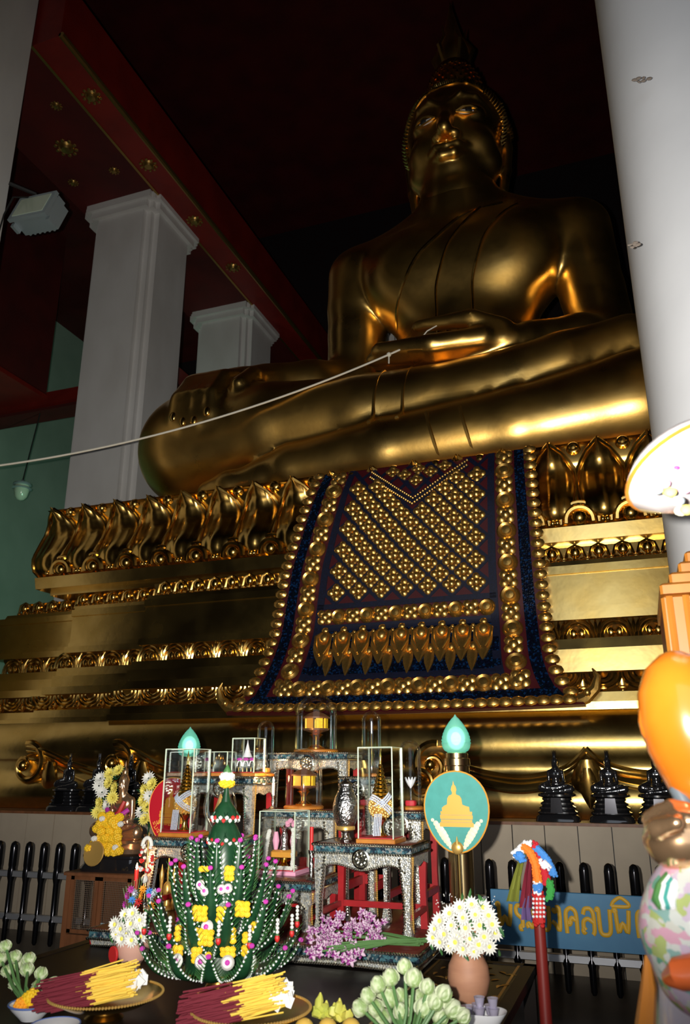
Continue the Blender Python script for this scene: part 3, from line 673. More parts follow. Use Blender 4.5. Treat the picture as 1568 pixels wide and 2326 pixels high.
def volute(cx, cz, s, flip=1):
    p = []; 
    for i in range(34):
        a = i / 33 * 2.6 * pi; r = s * (1 - i / 33 * .85); p.append((flip * r * math.cos(a + 1.3), -.03 - .10 * i / 33, r * math.sin(a + 1.3)))
    m = tube(p, [.05 * s / .25 * (1 - .6 * i / 33) for i in range(34)], 8); m.add(ball(.07 * s / .25, 10, 6, (0, -.14, 0)))
    m.xf(T3(cx - SX, ip(BULGE, cz) - .02, cz)); return sub(pd, 'volute', m, 'ornament_gold')
for cx, cz, s, fl_ in ((-6.62, 1.58, .24, -1), (-5.42, 1.60, .22, -1), (-1.90, 1.58, .20, 1), (-2.0, 1.40, .14, -1)): volute(cx, cz, s, fl_)
# upright leaf at the notch
sub(pd, 'notch_leaf', petal(.42, .30, .2, .4).xf(T3(-.49 - SX, 7.60, 1.62, rx=R(-90), ry=0)), 'ornament_gold')
sub(pd, 'notch_leaf', petal(.34, .16, .2, .4).xf(T3(-.49 - SX, 7.55, 1.55, rx=R(-90))), 'ornament_gold')
for cx in (-6.25, -5.05): sub(pd, 'foot_leaf', petal(.42, .2, .3, .4).xf(T3(cx - SX, 7.57, 1.62, rx=R(-90), ry=R(12))), 'ornament_gold')

# ------------------------------------------------------------------ jewelled hanging over the pedestal front
ch = thing('jewelled_hanging', 'dark blue and red ornamental hanging studded with gilded flowers over the pedestal front', 'hanging', (0, 0, 0))
XL = [(2.06, -4.14), (2.13, -4.08), (2.24, -3.98), (2.44, -3.90), (2.8, -3.84), (3.22, -3.80), (3.75, -3.74), (4.31, -3.59), (4.98, -3.42)]
XR = [(2.06, -.44), (2.13, -.50), (2.24, -.60), (2.4, -.68), (2.61, -.74), (3.03, -.78), (3.55, -.80), (4.12, -.81), (4.98, -.84)]
YC = [(2.06, 7.62), (2.13, 7.68), (2.24, 7.76), (2.45, 7.86), (2.65, 7.98), (3.0, 8.14), (3.8, 8.22), (4.35, 8.27), (4.7, 8.34), (4.98, 8.46)]
def zt(t): return 4.98 - 2.90 * t
def CP(u, t):
    """u, t in 0..1 across and down the hanging"""
    z = zt(t); a, b = ip(XL, z), ip(XR, z); x = a + (b - a) * u; sag = .05 * abs(u - .5) ** 2 * 4 * max(0, t - .85) * 3
    return Vector((x, ip(YC, z), z + sag))
def CN(u, t):
    e = .012; n = (CP(u + e, t) - CP(u - e, t)).cross(CP(u, t - e) - CP(u, t + e)); n.normalize(); return n if n.y < 0 else -n
def tz(z): return (4.98 - z) / 2.90
def patch(u0, u1, t0, t1, nu, nt, off, th):
    v = []; f = []
    for L_ in (off, off - th):
        for j in range(nt + 1):
            for i in range(nu + 1): u = u0 + (u1 - u0) * i / nu; t = t0 + (t1 - t0) * j / nt; v.append(tuple(CP(u, t) + CN(u, t) * L_))
    n1 = nu + 1; N0 = n1 * (nt + 1)
    for j in range(nt):
        for i in range(nu): a = j * n1 + i; f.append((a, a + n1, a + n1 + 1, a + 1)); f.append((N0 + a, N0 + a + 1, N0 + a + n1 + 1, N0 + a + n1))
    rim = [i for i in range(n1)] + [j * n1 + nu for j in range(1, nt + 1)] + [nt * n1 + i for i in range(nu - 1, -1, -1)] + [j * n1 for j in range(nt - 1, 0, -1)]
    for i in range(len(rim)): a, b = rim[i], rim[(i + 1) % len(rim)]; f.append((a, b, N0 + b, N0 + a))
    return M(v, f)
sub(ch, 'backing', patch(0, 1, 0, 1, 16, 30, 0, .04), 'cloth_red', smooth=60)
sub(ch, 'edge_stripe', patch(.035, .075, 0, .97, 1, 28, .015, .014), 'cloth_sequin'); sub(ch, 'edge_stripe', patch(.925, .965, 0, .97, 1, 28, .015, .014), 'cloth_sequin')
sub(ch, 'edge_stripe', patch(.03, .97, .942, .975, 20, 2, .017, .016), 'cloth_sequin')
sub(ch, 'inner_stripe', patch(.162, .190, 0, .90, 1, 26, .012, .011), 'cloth_navy'); sub(ch, 'inner_stripe', patch(.812, .840, 0, .90, 1, 26, .012, .011), 'cloth_navy')
for t0, t1, m_ in ((tz(3.30), tz(3.24), 'cloth_navy'), (tz(3.06), tz(2.98), 'cloth_navy'), (tz(2.98), tz(2.48), 'cloth_sequin'), (tz(2.48), tz(2.42), 'cloth_navy')):
    sub(ch, 'cross_stripe', patch(.165, .835, t0, t1, 16, 3, .012, .011), m_)
# diamond lattice
fu = lambda u: .19 + .622 * u; t_a, t_b = tz(4.95), tz(3.30); ROWS, COLS = 6.5, 7.0
def ribbon(a, b, wd, off):
    n = 16; v = []; f = []
    dirn = Vector((b[0] - a[0], b[1] - a[1])); per = Vector((-dirn.y, dirn.x)).normalized()
    for i in range(n + 1):
        u = a[0] + dirn.x * i / n; t = a[1] + dirn.y * i / n
        for s in (-1, 1): uu = u + per.x * s * wd / 2.9; tt = t + per.y * s * wd / 2.9; v.append(tuple(CP(uu, tt) + CN(uu, tt) * off))
    f = [(2 * i, 2 * i + 1, 2 * i + 3, 2 * i + 2) for i in range(n)]
    nv = len(v); v += [tuple(CP(0, 0) * 0 + Vector(p) + Vector((0, .012, 0))) for p in v]; f += [tuple(reversed([q + nv for q in x])) for x in f]
    f += [(2 * i, 2 * i + 2, nv + 2 * i + 2, nv + 2 * i) for i in range(n)] + [(2 * i + 3, 2 * i + 1, nv + 2 * i + 1, nv + 2 * i + 3) for i in range(n)]
    return M(v, f)
def clip_line(c, sgn):
    # lines  (col) = c + sgn * row, 0<=col<=COLS, 0<=row<=ROWS
    pts = []
    for r in (0, ROWS):
        q = c + sgn * r
        if 0 <= q <= COLS: pts.append((q, r))
    for q in (0, COLS):
        r = (q - c) / sgn
        if 0 < r < ROWS: pts.append((q, r))
    return pts[:2] if len(pts) >= 2 else None
for sgn in (-1, 1):
    for k in range(-8, 16):
        L_ = clip_line(k + .0, sgn)
        if L_ and (abs(L_[0][0] - L_[1][0]) > .3):
            a, b = [(fu(q / COLS), t_a + (t_b - t_a) * r / ROWS) for q, r in L_]
            sub(ch, 'lattice_strip', ribbon(a, b, .026 if sgn == 1 else .020, .014 if sgn == 1 else .011), 'cloth_navy')
fl_ = M(); fl_.add(ball(.034, 10, 5, (0, 0, .014), (1, 1, .75)))
for i in range(4): a = i * pi / 2; fl_.add(ball(.034, 8, 5, (.055 * math.cos(a), .055 * math.sin(a), .008), (1, 1, .6)))
for i in range(4): a = i * pi / 2 + pi / 4; fl_.add(ball(.02, 6, 4, (.05 * math.cos(a), .05 * math.sin(a), .004), (1, 1, .6)))
FLW = shared('gilded_flower', fl_, 'cloth_gold')
for r in range(0, 13):
    for q in range(0, 15):
        if (r + q) % 2 == 0: continue
        rr, cc = r / 2 + .0, q / 2
        if not (0 < rr < ROWS and 0 < cc < COLS): continue
        u, t = fu(cc / COLS), t_a + (t_b - t_a) * rr / ROWS
        if t < tz(4.80) + (.13 * (1 - abs(u - .5) / .22) if abs(u - .5) < .22 else 0): continue
        inst('gilded_flower', FLW, ch, frame(CP(u, t) + CN(u, t) * .012, CN(u, t), s=1.2))
# chevron of beads below the seat
for dz in (0, .07):
    m = M(); 
    for i in range(45):
        u = .28 + .44 * i / 44; t = tz(4.90 - dz - .42 * (1 - abs(u - .5) / .22)); m.add(ico(.017, tuple(CP(u, t) + CN(u, t) * .03)))
    o = sub(ch, 'bead_chevron', m, 'cloth_gold'); o['kind'] = 'stuff'
sub(ch, 'chevron_stripe', ribbon((.28, tz(4.865)), (.5, tz(4.445)), .05, .018), 'cloth_navy'); sub(ch, 'chevron_stripe', ribbon((.5, tz(4.445)), (.72, tz(4.865)), .05, .018), 'cloth_navy')
for u, z in ((.5, 4.72), (.44, 4.82), (.56, 4.82), (.5, 4.88), (.38, 4.88), (.62, 4.88)): inst('gilded_flower', FLW, ch, frame(CP(u, tz(z)) + CN(u, tz(z)) * .012, CN(u, tz(z))))
# border roundels
rd = M(); rd.add(lathe([(.001, .04), (.035, .036), (.05, .02), (.07, .03), (.085, .012), (.09, 0)], 14)); ROU = shared('roundel', rd, 'cloth_gold')
fq = M()
for i in range(4): a = i * pi / 2 + pi / 4; fq.add(ball(.045, 8, 5, (.055 * math.cos(a), .055 * math.sin(a), .01), (1, 1, .6)))
fq.add(ball(.045, 8, 5, (0, 0, .02), (1, 1, .7))); FQ = shared('quatrefoil', fq, 'cloth_gold')
def border(u, t, k, s=1): inst('roundel' if k % 2 else 'quatrefoil', ROU if k % 2 else FQ, ch, frame(CP(u, t) + CN(u, t) * .008, CN(u, t), s=s))
for k in range(15):
    t = .035 + .87 * k / 14
    border(.118, t, k, 1.22); border(.882, t, k, 1.22)
for k in range(12): border(.20 + .60 * k / 11, tz(3.15), k, 1.05)
for k in range(16): border(.13 + .74 * k / 15, tz(2.33), k, 1.15)
# row of drops
dp = M(); dp.add(petal(.40, .17, .02, .25, 8).xf(T3(0, .17, 0, rz=pi))); dp.add(ball(.05, 10, 6, (0, .10, .02), (1, 1.3, .6))); dp.add(ball(.035, 8, 5, (0, .18, .02), (1, 1, .6)))
for s in (-1, 1): dp.add(tube([(s * .02, .16, .02), (s * .075, .10, .03), (s * .065, .0, .03), (s * .02, -.1, .02)], [.01, .016, .016, .006], 6))
DRP = shared('leaf_drop', dp, 'cloth_gold'); sd = M(); sd.add(petal(.26, .09, .02, .3, 6).xf(T3(0, .09, 0, rz=pi))); sd.add(ball(.03, 8, 5, (0, .08, .015), (1, 1.2, .6))); SDR = shared('small_drop', sd, 'cloth_gold')
for k in range(9):
    u = .215 + .57 * k / 8; z = 2.80; inst('leaf_drop', DRP, ch, frame(CP(u, tz(z)) + CN(u, tz(z)) * .02, CN(u, tz(z)), s=(1.18, 1.08, 1.2)))
    if k < 8:
        u2 = u + .57 / 16; inst('small_drop', SDR, ch, frame(CP(u2, tz(2.64)) + CN(u2, tz(2.64)) * .02, CN(u2, tz(2.64)), s=1.2)); inst('gilded_flower', FLW, ch, frame(CP(u2, tz(2.93)) + CN(u2, tz(2.93)) * .012, CN(u2, tz(2.93)), s=.6))
# edge gadroons
gd = M(); gd.add(ball(.066, 9, 5, (0, 0, .02), (1.15, .85, .6))); gd.add(ball(.026, 6, 4, (.0, 0, .045))); GAD = shared('edge_bead', gd, 'cloth_gold')
for k in range(25):
    t = .012 + .95 * k / 24
    for u in (.008, .992): inst('edge_bead', GAD, ch, frame(CP(u, t) + CN(u, t) * .008, CN(u, t), up=(0, 0, 1)))
for k in range(30):
    u = .03 + .94 * k / 29; inst('edge_bead', GAD, ch, frame(CP(u, .988) + CN(u, .988) * .012, CN(u, .988)))
for u, s in ((.0, -1), (1.0, 1)):
    c_ = CP(u, .97); m = tube([(0, 0, -.05), (s * .08, -.01, -.02), (s * .17, -.02, .06), (s * .20, -.02, .17), (s * .16, -.02, .24)], [.055, .06, .05, .03, .006], 8); m.add(ball(.04, 8, 5, (s * .1, -.05, .02)))
    o = sub(ch, 'corner_finial', m, 'cloth_gold'); o.location = c_
# cotton cord from the lap hand to the far pillar
a = Vector((-2.32, 9.36, 7.14)); b = Vector((-8.29, 7.4, 5.30)); P = []
for i in range(31):
    t = i / 30; p = a.lerp(b, t); p.z -= .32 * 4 * t * (1 - t); P.append(tuple(p))
t = thing('cotton_cord', 'white cotton cord stretched from the statue hand across to the pillar', 'cord', a)
sub(t, 'strand', tube([tuple(Vector(p) - a) for p in P], .014, 6), 'cord_white')
k = P[2]; kk = Vector(k) - a
sub(t, 'knot', M().add(ball(.035, 8, 5, tuple(kk))).add(tube([tuple(kk), tuple(kk + Vector((.0, -.01, -.14)))], .01, 5)), 'cord_white')
sub(t, 'loop', tube([(0, 0, 0), (.12, -.02, .12), (.25, .05, .22), (.22, .2, .28)], .01, 5), 'cord_white')
# ------------------------------------------------------------------ panelling, ledge, fence, sign
bw = thing('plinth_panelling', 'beige hardboard panels boxing in the foot of the pedestal', 'panelling', (0, 7.2, 0))
x = -8.25; random.seed(3); i = 0
while x < 2.4:
    wd = .345 if x < -3 else .268; off = random.uniform(0, .012)
    sub(bw, 'board', box(x + .004, x + wd - .004, off, .03 + off, 0, 1.095), 'panel_beige'); x += wd
sub(bw, 'backing', box(-8.25, 2.4, .045, .07, 0, 1.09), 'cable_black')
sub(bw, 'ledge_board', box(-8.25, 2.4, -.01, .44, 1.095, 1.12), 'wood_brown')
fence = thing('picket_fence', 'low railing of dark turned metal pickets in front of the beige panelling', 'fence', (0, 6.4, 0))
pk = lathe([(.012, .06), (.022, .08), (.024, .22), (.03, .24), (.03, .26), (.022, .28), (.024, .56), (.034, .60), (.036, .62), (.036, .66), (.032, .68), (.036, .70), (.036, .85), (.030, .885), (.015, .90), (.001, .905)], 12)
PK = shared('picket', pk, 'black_metal')
x = -6.28
while x < 1.0:
    inst('picket', PK, fence, T3(x, 0, 0)); x += .17
for z in (.255, .605): sub(fence, 'rail', bbox(-6.4, 1.1, -.02, .02, z, z + .05, .006), 'chrome_dark')
for x in (-6.4, -3.4, -1.0, 1.1): sub(fence, 'post', box(x - .015, x + .015, -.01, .03, 0, .62), 'chrome_dark')
# sign with lettering
sg = thing('blue_sign', 'blue name board with large yellow lettering hung on the railing', 'sign', (-1.17, 6.32, .35))
sub(sg, 'board', bbox(0, 1.62, 0, .02, 0, .36, .004), 'sign_blue')
G = {'pho': (1.0, [[(.06, .90), (.0, .98), (.1, 1.02), (.16, .92), (.06, .90)], [(.12, .95), (.2, 0), (.5, .62), (.78, 0), (.92, 1.0)]]),
 'ro': (.62, [[(.5, .06), (.36, .02), (.32, .14), (.46, .2), (.54, .1)], [(.5, .12), (.52, .45), (.1, .62), (.05, .85), (.2, .98), (.5, .92), (.6, 1.0)]]),
 'a': (.5, [[(.1, .62), (.0, .72), (.12, .8), (.2, .7), (.3, .62), (.45, .85)], [(.1, .12), (.0, .22), (.12, .3), (.2, .2), (.3, .12), (.45, .35)]]),
 'mo': (.9, [[(.06, .90), (.0, .98), (.1, 1.02), (.16, .92), (.06, .90)], [(.13, .95), (.16, .1), (.08, .02), (.0, .1), (.1, .2), (.3, .08)], [(.16, .1), (.82, .05), (.82, 1.0)]]),
 'ngo': (.62, [[(.2, .92), (.12, .84), (.22, .78), (.32, .86), (.3, .95)], [(.28, .95), (.48, 1.0), (.52, .6), (.48, .0), (.2, .34), (.0, .42)]]),
 'kho': (.9, [[(.32, .48), (.22, .4), (.32, .32), (.42, .42), (.34, .5)], [(.36, .48), (.5, .62), (.72, .5)], [(.12, 0), (.08, .5), (.1, .85), (.45, 1.0), (.78, .85), (.82, .5), (.82, 0)]]),
 'lo': (.85, [[(.2, .12), (.1, .04), (.02, .14), (.12, .24), (.22, .16)], [(.08, .18), (.08, .5), (.4, .62), (.78, .45)], [(.1, .75), (.2, .98), (.6, 1.0), (.8, .8), (.8, .1), (.68, .0)]]),
 'bo': (.9, [[(.06, .90), (.0, .98), (.1, 1.02), (.16, .92), (.06, .90)], [(.14, .95), (.16, .15), (.3, .02), (.65, .02), (.82, .15), (.84, 1.0)]]),
 'to': (.9, [[(.32, .30), (.22, .22), (.32, .14), (.42, .24), (.34, .32)], [(.36, .3), (.3, .6)], [(.12, 0), (.08, .5), (.12, .88), (.3, 1.0), (.45, .85), (.62, 1.0), (.8, .85), (.82, .5), (.82, 0)]])}
def stroke(pts, r, y):
    """one brush stroke: a flattened tube"""
    p = smooth_path([(a, 0, b) for a, b in lerp_path(pts, 4)], 2); m = tube(p, r, 8)
    m.v = [(a, y + b * .45, c) for a, b, c in m.v]; return m
def letter(key, x0, x1, z0, z1, y, parent, mt, r, name='letter'):
    wd, ss = G[key]; m = M()
    for s in ss: m.add(stroke([(x0 + (x1 - x0) * a / wd, z0 + (z1 - z0) * b) for a, b in s], r, y))
    return sub(parent, name, m, mt, smooth=60)
for key, px0, px1 in [('pho', 1131, 1166), ('ro', 1172, 1192), ('a', 1198, 1217), ('mo', 1226, 1251), ('ngo', 1255, 1277), ('kho', 1284, 1314), ('lo', 1323, 1352), ('bo', 1357, 1390), ('pho', 1396, 1434), ('to', 1445, 1478), ('ro', 1485, 1508)]:
    a = atY(px0, 2095, 6.32)[0] + 1.17; b = atY(px1, 2095, 6.32)[0] + 1.17
    letter(key, a, b, .102, .268, -.010, sg, 'sign_yellow', .0145)
a = atY(1388, 2045, 6.32)[0] + 1.17; b = atY(1430, 2045, 6.32)[0] + 1.17
sub(sg, 'vowel_mark', stroke([(a, .288), (a + .01, .315), ((a + b) / 2, .352), (b - .01, .315), (b, .288), (a, .288)], .012, -.010), 'sign_yellow')
# ------------------------------------------------------------------ small black statues on the ledge
BUD = shared('figure', SMALL_BUDDHA, 'black_gloss', 180)
def ring_loft(rows, n=20, p=4.0):
    """rounded-rectangle rings: (z, half width, half depth)"""
    v = []; f = []
    for z, a, b in rows:
        for i in range(n):
            q = 2 * pi * i / n; c, s_ = math.cos(q), math.sin(q); v.append((a * math.copysign(abs(c) ** (2 / p), c), b * math.copysign(abs(s_) ** (2 / p), s_), z))
    for k in range(len(rows) - 1): f += [(k * n + i, k * n + (i + 1) % n, (k + 1) * n + (i + 1) % n, (k + 1) * n + i) for i in range(n)]
    f.append(tuple(range(n - 1, -1, -1))); f.append(tuple((len(rows) - 1) * n + i for i in range(n)))
    return M(v, f)
def black_buddha(px, label, Y=7.42):
    p = atY(px, 1862, Y); t = thing('black_buddha_figure', label, 'figurine', (p[0], Y, 1.12), 0, 'black figurines on the pedestal ledge')
    sub(t, 'foot_slab', ring_loft([(0, .185, .13), (.035, .18, .125), (.05, .165, .115), (.055, .16, .11)], 20, 6), 'black_gloss')
    rows = []; z = .055; wd = .155
    for k in range(4): rows += [(z, wd, wd * .7), (z + .008, wd + .012, wd * .7 + .012), (z + .022, wd + .012, wd * .7 + .012), (z + .03, wd - .006, wd * .7 - .006)]; z += .036; wd -= .014
    sub(t, 'stepped_throne', ring_loft(rows), 'black_gloss'); sub(t, 'throne_cloth', prism([(-.05, .07), (.05, .07), (.04, .19), (-.04, .19)], -.132, -.115), 'black_metal')
    sub(t, 'lotus_seat', ring_loft([(.19, .13, .09), (.20, .16, .11), (.215, .16, .11), (.225, .145, .10)], 20, 2.6), 'black_gloss')
    o = inst('figure', BUD, t, T3(0, 0, .222, s=(.30, .27, .365)))
    for s in (-1, 0, 1): sub(t, 'crown_spike', tube([(s * .008, 0, .52), (s * .014, 0, .58)], [.006, .001], 6), 'black_gloss')
    return t
black_buddha(1270, 'small shiny black seated figure between gilded lamp post and pedestal notch leaf')
black_buddha(1392, 'small shiny black seated figure on stepped throne right of the pedestal notch leaf')
black_buddha(1502, 'small shiny black seated figure half hidden behind the orange gourd')
black_buddha(146, 'small black seated figure on the dark ledge end, apart from the flowers')
black_buddha(214, 'small black seated figure half behind yellow flowers beside the bronze figure')
black_buddha(288, 'small black seated figure directly behind the bronze figure head')
# ------------------------------------------------------------------ mesh cabinet and bronze figure
cx0, cx1, cy0, cy1 = -4.20, -3.62, 5.42, 5.80
cb = thing('mesh_cabinet', 'brown wooden cabinet with wire mesh door standing below the bronze figure', 'cabinet', ((cx0 + cx1) / 2, cy0, 0)); hw = (cx1 - cx0) / 2
for sx in (-1, 1):
    for yy in (0, .34): sub(cb, 'leg', box(sx * hw - .022, sx * hw + .022, yy, yy + .04, 0, .80), 'wood_brown')
sub(cb, 'top', bbox(-hw - .03, hw + .03, -.03, .41, .78, .805, .006), 'wood_brown'); sub(cb, 'bottom_rail', box(-hw + .02, hw - .02, .002, .03, .32, .38), 'wood_brown'); sub(cb, 'shelf', box(-hw, hw, .03, .36, .36, .38), 'wood_brown')
ap = [(-hw + .02, .32), (-hw + .02, .25), (-.16, .28), (-.06, .30), (0, .25), (.06, .30), (.16, .28), (hw - .02, .25), (hw - .02, .32)]
sub(cb, 'apron', prism(ap, .005, .02), 'wood_brown'); sub(cb, 'back_board', box(-hw, hw, .34, .36, .38, .78), 'wood_brown'); 
for s, nm in ((-1, 'mesh_panel'), (1, 'mesh_door')):
    a, b = (-hw + .025, -.02) if s < 0 else (-.01, hw - .025); d = sub(cb, nm, M().add(box(a, a + .03, 0, .02, .39, .775)).add(box(b - .03, b, 0, .02, .39, .775)).add(box(a, b, 0, .02, .39, .415)).add(box(a, b, 0, .02, .75, .775)), 'wood_brown')
    wm = M(); k = a + .04
    while k < b - .03: wm.add(box(k, k + .002, .008, .011, .415, .75)); k += .014
    k = .425
    while k < .75: wm.add(box(a + .03, b - .03, .007, .010, k, k + .002)); k += .014
    obj('wire_mesh', wm, 'wire', d)['kind'] = 'stuff'
bn = tag(obj('banknote', bbox(-.075, .075, -.002, .002, -.03, .03, .001), 'floodlight_grey'), 'grey-green banknote tucked against the wire mesh cabinet', 'banknote'); bn.location = (-3.80, 5.41, .44); bn.rotation_euler = (R(-8), R(4), 0)
bz = thing('bronze_buddha_figure', 'polished bronze seated figure draped with marigolds on the mesh cabinet', 'figurine', (-3.90, 5.60, .805))
sub(bz, 'black_base', ring_loft([(0, .26, .16), (.02, .27, .17), (.05, .24, .15), (.09, .235, .145), (.10, .25, .155), (.115, .25, .155)], 24, 5), 'black_gloss')
sub(bz, 'lotus_base', ring_loft([(.115, .21, .13), (.13, .24, .15), (.16, .25, .155), (.18, .22, .14), (.20, .24, .15), (.22, .22, .14)], 28, 2.6), 'bronze_polished')
SB2 = shared('figure', M(list(SMALL_BUDDHA.v), list(SMALL_BUDDHA.f)), 'bronze_polished', 180); inst('figure', SB2, bz, T3(0, 0, .215, s=(.46, .46, .60)))
sub(bz, 'crimson_sash', tube([(.06, -.06, .50), (.03, -.075, .42), (-.05, -.07, .36), (-.12, -.05, .33)], [.015, .022, .02, .012], 6), 'ribbon_red')
sub(bz, 'purple_collar', M().add(tube([(-.10, -.055, .44), (-.05, -.085, .40), (0, -.095, .39), (.05, -.085, .40), (.10, -.055, .44)], .018, 8)), 'petal_magenta')
mg = M()
for i in range(26):
    z = 1 - 2 * (i + .5) / 26; r = math.sqrt(1 - z * z); a = i * 2.4; mg.add(ico(.42, (r * math.cos(a) * .75, r * math.sin(a) * .75, z * .62)))
MG = shared('marigold', mg, 'petal_yellow'); MGP = shared('pale_bloom', M(list(mg.v), list(mg.f)), 'petal_paleyellow'); MGW = shared('white_bloom', M(list(mg.v), list(mg.f)), 'petal_white'); MGO = shared('orange_bloom', M(list(mg.v), list(mg.f)), 'petal_orange')
gl = thing('marigold_garland', 'bright yellow marigold garland hanging over the bronze figure lap', 'garland', (-3.97, 5.40, 1.08)); random.seed(11)
for px, py in [(232, 1855), (250, 1853), (268, 1857), (228, 1872), (246, 1872), (262, 1874), (232, 1888), (250, 1888), (266, 1890), (226, 1902), (242, 1904), (258, 1906), (270, 1902), (218, 1882), (212, 1918), (206, 1926), (232, 1918), (250, 1920), (266, 1918), (246, 1934), (262, 1934), (274, 1932), (240, 1868), (258, 1864)]:
    p = atY(px, py, 5.40); inst('marigold', MG, gl, T3(p[0] + 3.97, random.uniform(-.02, .02), p[2] - 1.08, rz=px, rx=py, s=.034))
for px, py in [(262, 1925), (214, 1905), (232, 1860), (274, 1872)]:
    p = atY(px, py, 5.37); inst('white_bloom', MGW, gl, T3(p[0] + 3.97, -.03, p[2] - 1.08, s=.022))
tf = lathe([(.002, .0), (.05, .004), (.085, .012), (.09, .02), (.085, .026), (.05, .022), (.002, .02)], 20); o = sub(gl, 'brass_fan', tf.xf(T3(.02, -.02, -.14, rx=R(80))), 'gold_bead')
def mum_mesh(n=14, layers=2):
    m = M()
    for L_ in range(layers):
        for i in range(n):
            a = 2 * pi * (i + .5 * L_) / n; tl = .15 + .45 * L_; p = Matrix.Rotation(a, 4, 'Z') @ Matrix.Rotation(tl, 4, 'X')
            ln = 1.0 - .22 * L_; m.add(M([(0, .1, 0), (.14, ln * .6, .05), (0, ln, .02), (-.14, ln * .6, .05), (0, ln * .55, -.02)], [(0, 4, 1), (1, 4, 2), (2, 4, 3), (3, 4, 0), (0, 1, 2, 3)]), p)
    return m
MUM = shared('bloom', mum_mesh(), 'petal_white', 0); EYE_ = shared('bloom_eye', ball(.27, 8, 5, (0, 0, .1), (1, 1, .6)), 'flower_eye')
MUMY = shared('bloom', mum_mesh(16, 3), 'petal_paleyellow', 0)
def bouquet(name, label, cat, base, blooms, size, stemto, group=None, me=None, eye=True, leaves=True):
    t = thing(name, label, cat, base, 0, group); b0 = Vector(base)
    for (p, n) in blooms:
        q = Vector(p) - b0; o = inst('bloom', me or MUM, t, frame(q, n, s=size * random.uniform(.88, 1.12)))
        if eye: inst('bloom_eye', EYE_, o, Matrix.Identity(4))
    st_ = M()
    for (p, n) in blooms: q = Vector(p) - b0 - Vector(n) * .008; st_.add(tube([tuple(Vector(stemto) - b0), tuple((q + Vector(stemto) - b0) / 2 + Vector((0, .01, 0))), tuple(q)], .003, 5))
    sub(t, 'stems', st_, 'stem_green')['kind'] = 'stuff'
    if leaves:
        lv = M()
        for i in range(40):
            (p, n) = random.choice(blooms); q = Vector(p) - b0 + Vector((random.uniform(-.05, .05), random.uniform(.0, .05), random.uniform(-.07, .02))); lv.add(petal(.04, .016, .4, .1, 3), frame(q, (random.uniform(-1, 1), -1, random.uniform(-.4, 1)), (random.uniform(-1, 1), 0, 1)))
        sub(t, 'leaves', lv, 'leaf_green')['kind'] = 'stuff'
    return t
def px_blooms(lst, Y, cx, cz, spread=.6):
    r = []
    for px, py in lst:
        dy = random.uniform(-.03, .03); p = atY(px, py, Y + dy); r.append((p, ((p[0] - cx) * 4 * spread, -1, (p[2] - cz) * 4 * spread + .15)))
    return r
def vase(name, label, prof, material, loc, group=None, handle=0, extra=None):
    t = thing(name, label, 'vase', loc, 0, group); sub(t, 'body', lathe(prof, 22), material)
    if handle:
        H_ = prof[-1][1]; m = M()
        for s in ([1] if handle == 1 else [-1, 1]): m.add(tube([(s * .045, 0, H_ * .93), (s * .08, 0, H_ * .95), (s * .085, 0, H_ * .78), (s * .06, 0, H_ * .68)], .009, 7))
        sub(t, 'handle', m, material)
    return t
# yellow and white sprays flanking the bronze figure
random.seed(5)
for lst, vx, lab, lab2 in (([(228, 1768), (250, 1758), (270, 1750), (225, 1785), (248, 1778), (262, 1790), (232, 1800), (256, 1812), (228, 1822), (244, 1828), (222, 1845), (238, 1850)], 232, 'tall spray of yellow and white chrysanthemums on the fence side of the bronze figure', 'dark bronze vase under the spray by the fence side of the bronze figure'), ([(338, 1768), (346, 1782), (330, 1795), (340, 1808), (326, 1818), (336, 1832), (322, 1845), (330, 1860)], 336, 'yellow and white chrysanthemum spray between bronze figure and red fan', 'polished bronze vase between bronze figure and red fan')):
    Y = 5.55 if vx < 300 else 5.35; p0 = atY(vx, 1895, Y); base = (p0[0], Y, p0[2])
    t = thing('flower_spray', lab, 'flowers', base, 0); b0 = Vector(base)
    for i, (px, py) in enumerate(lst):
        p = Vector(atY(px, py, Y + random.uniform(-.02, .02))) - b0; inst('bloom', MUMY if i % 3 else MUM, t, frame(p, (random.uniform(-.5, .5), -1, random.uniform(-.1, .6)), s=.058))
    m = M()
    for i in range(46):
        px, py = random.choice(lst); p = Vector(atY(px + random.uniform(-10, 12), py + random.uniform(-6, 14), Y + .03)) - b0; m.add(petal(.05, .02, .4, .1, 3), frame(p, (random.uniform(-1, 1), -1, .3), (random.uniform(-1, 1), 0, random.uniform(-.5, 1))))
    m.add(tube([(0, 0, 0), (0, .02, p0[2] * .1), tuple(Vector(atY(lst[0][0], lst[0][1], Y + .03)) - b0)], .006, 5)); sub(t, 'leaves', m, 'leaf_dark')['kind'] = 'stuff'
    if vx < 300: vz = .805; hgt = p0[2] - vz
    else: vz = 0.72; hgt = p0[2] - vz
    vase('bronze_vase', lab2, [(.035 * 1.0, 0), (.04, .01), (.018, hgt * .2), (.02, hgt * .4), (.045, hgt * .62), (.045, hgt * .75), (.02, hgt * .92), (.03, hgt)], 'bronze_polished' if vx > 300 else 'black_gloss', (p0[0], Y, vz))
st2 = thing('side_stand', 'low dark wooden stand carrying the bronze vase near the red fan', 'stand', (atY(336, 1895, 5.35)[0], 5.35, 0)); sub(st2, 'top', bbox(-.07, .07, -.10, .10, .69, .72, .006), 'wood_brown')
for sx in (-1, 1):
    for sy in (-1, 1): sub(st2, 'leg', box(sx * .055 - .012, sx * .055 + .012, sy * .08 - .012, sy * .08 + .012, 0, .69), 'wood_brown')
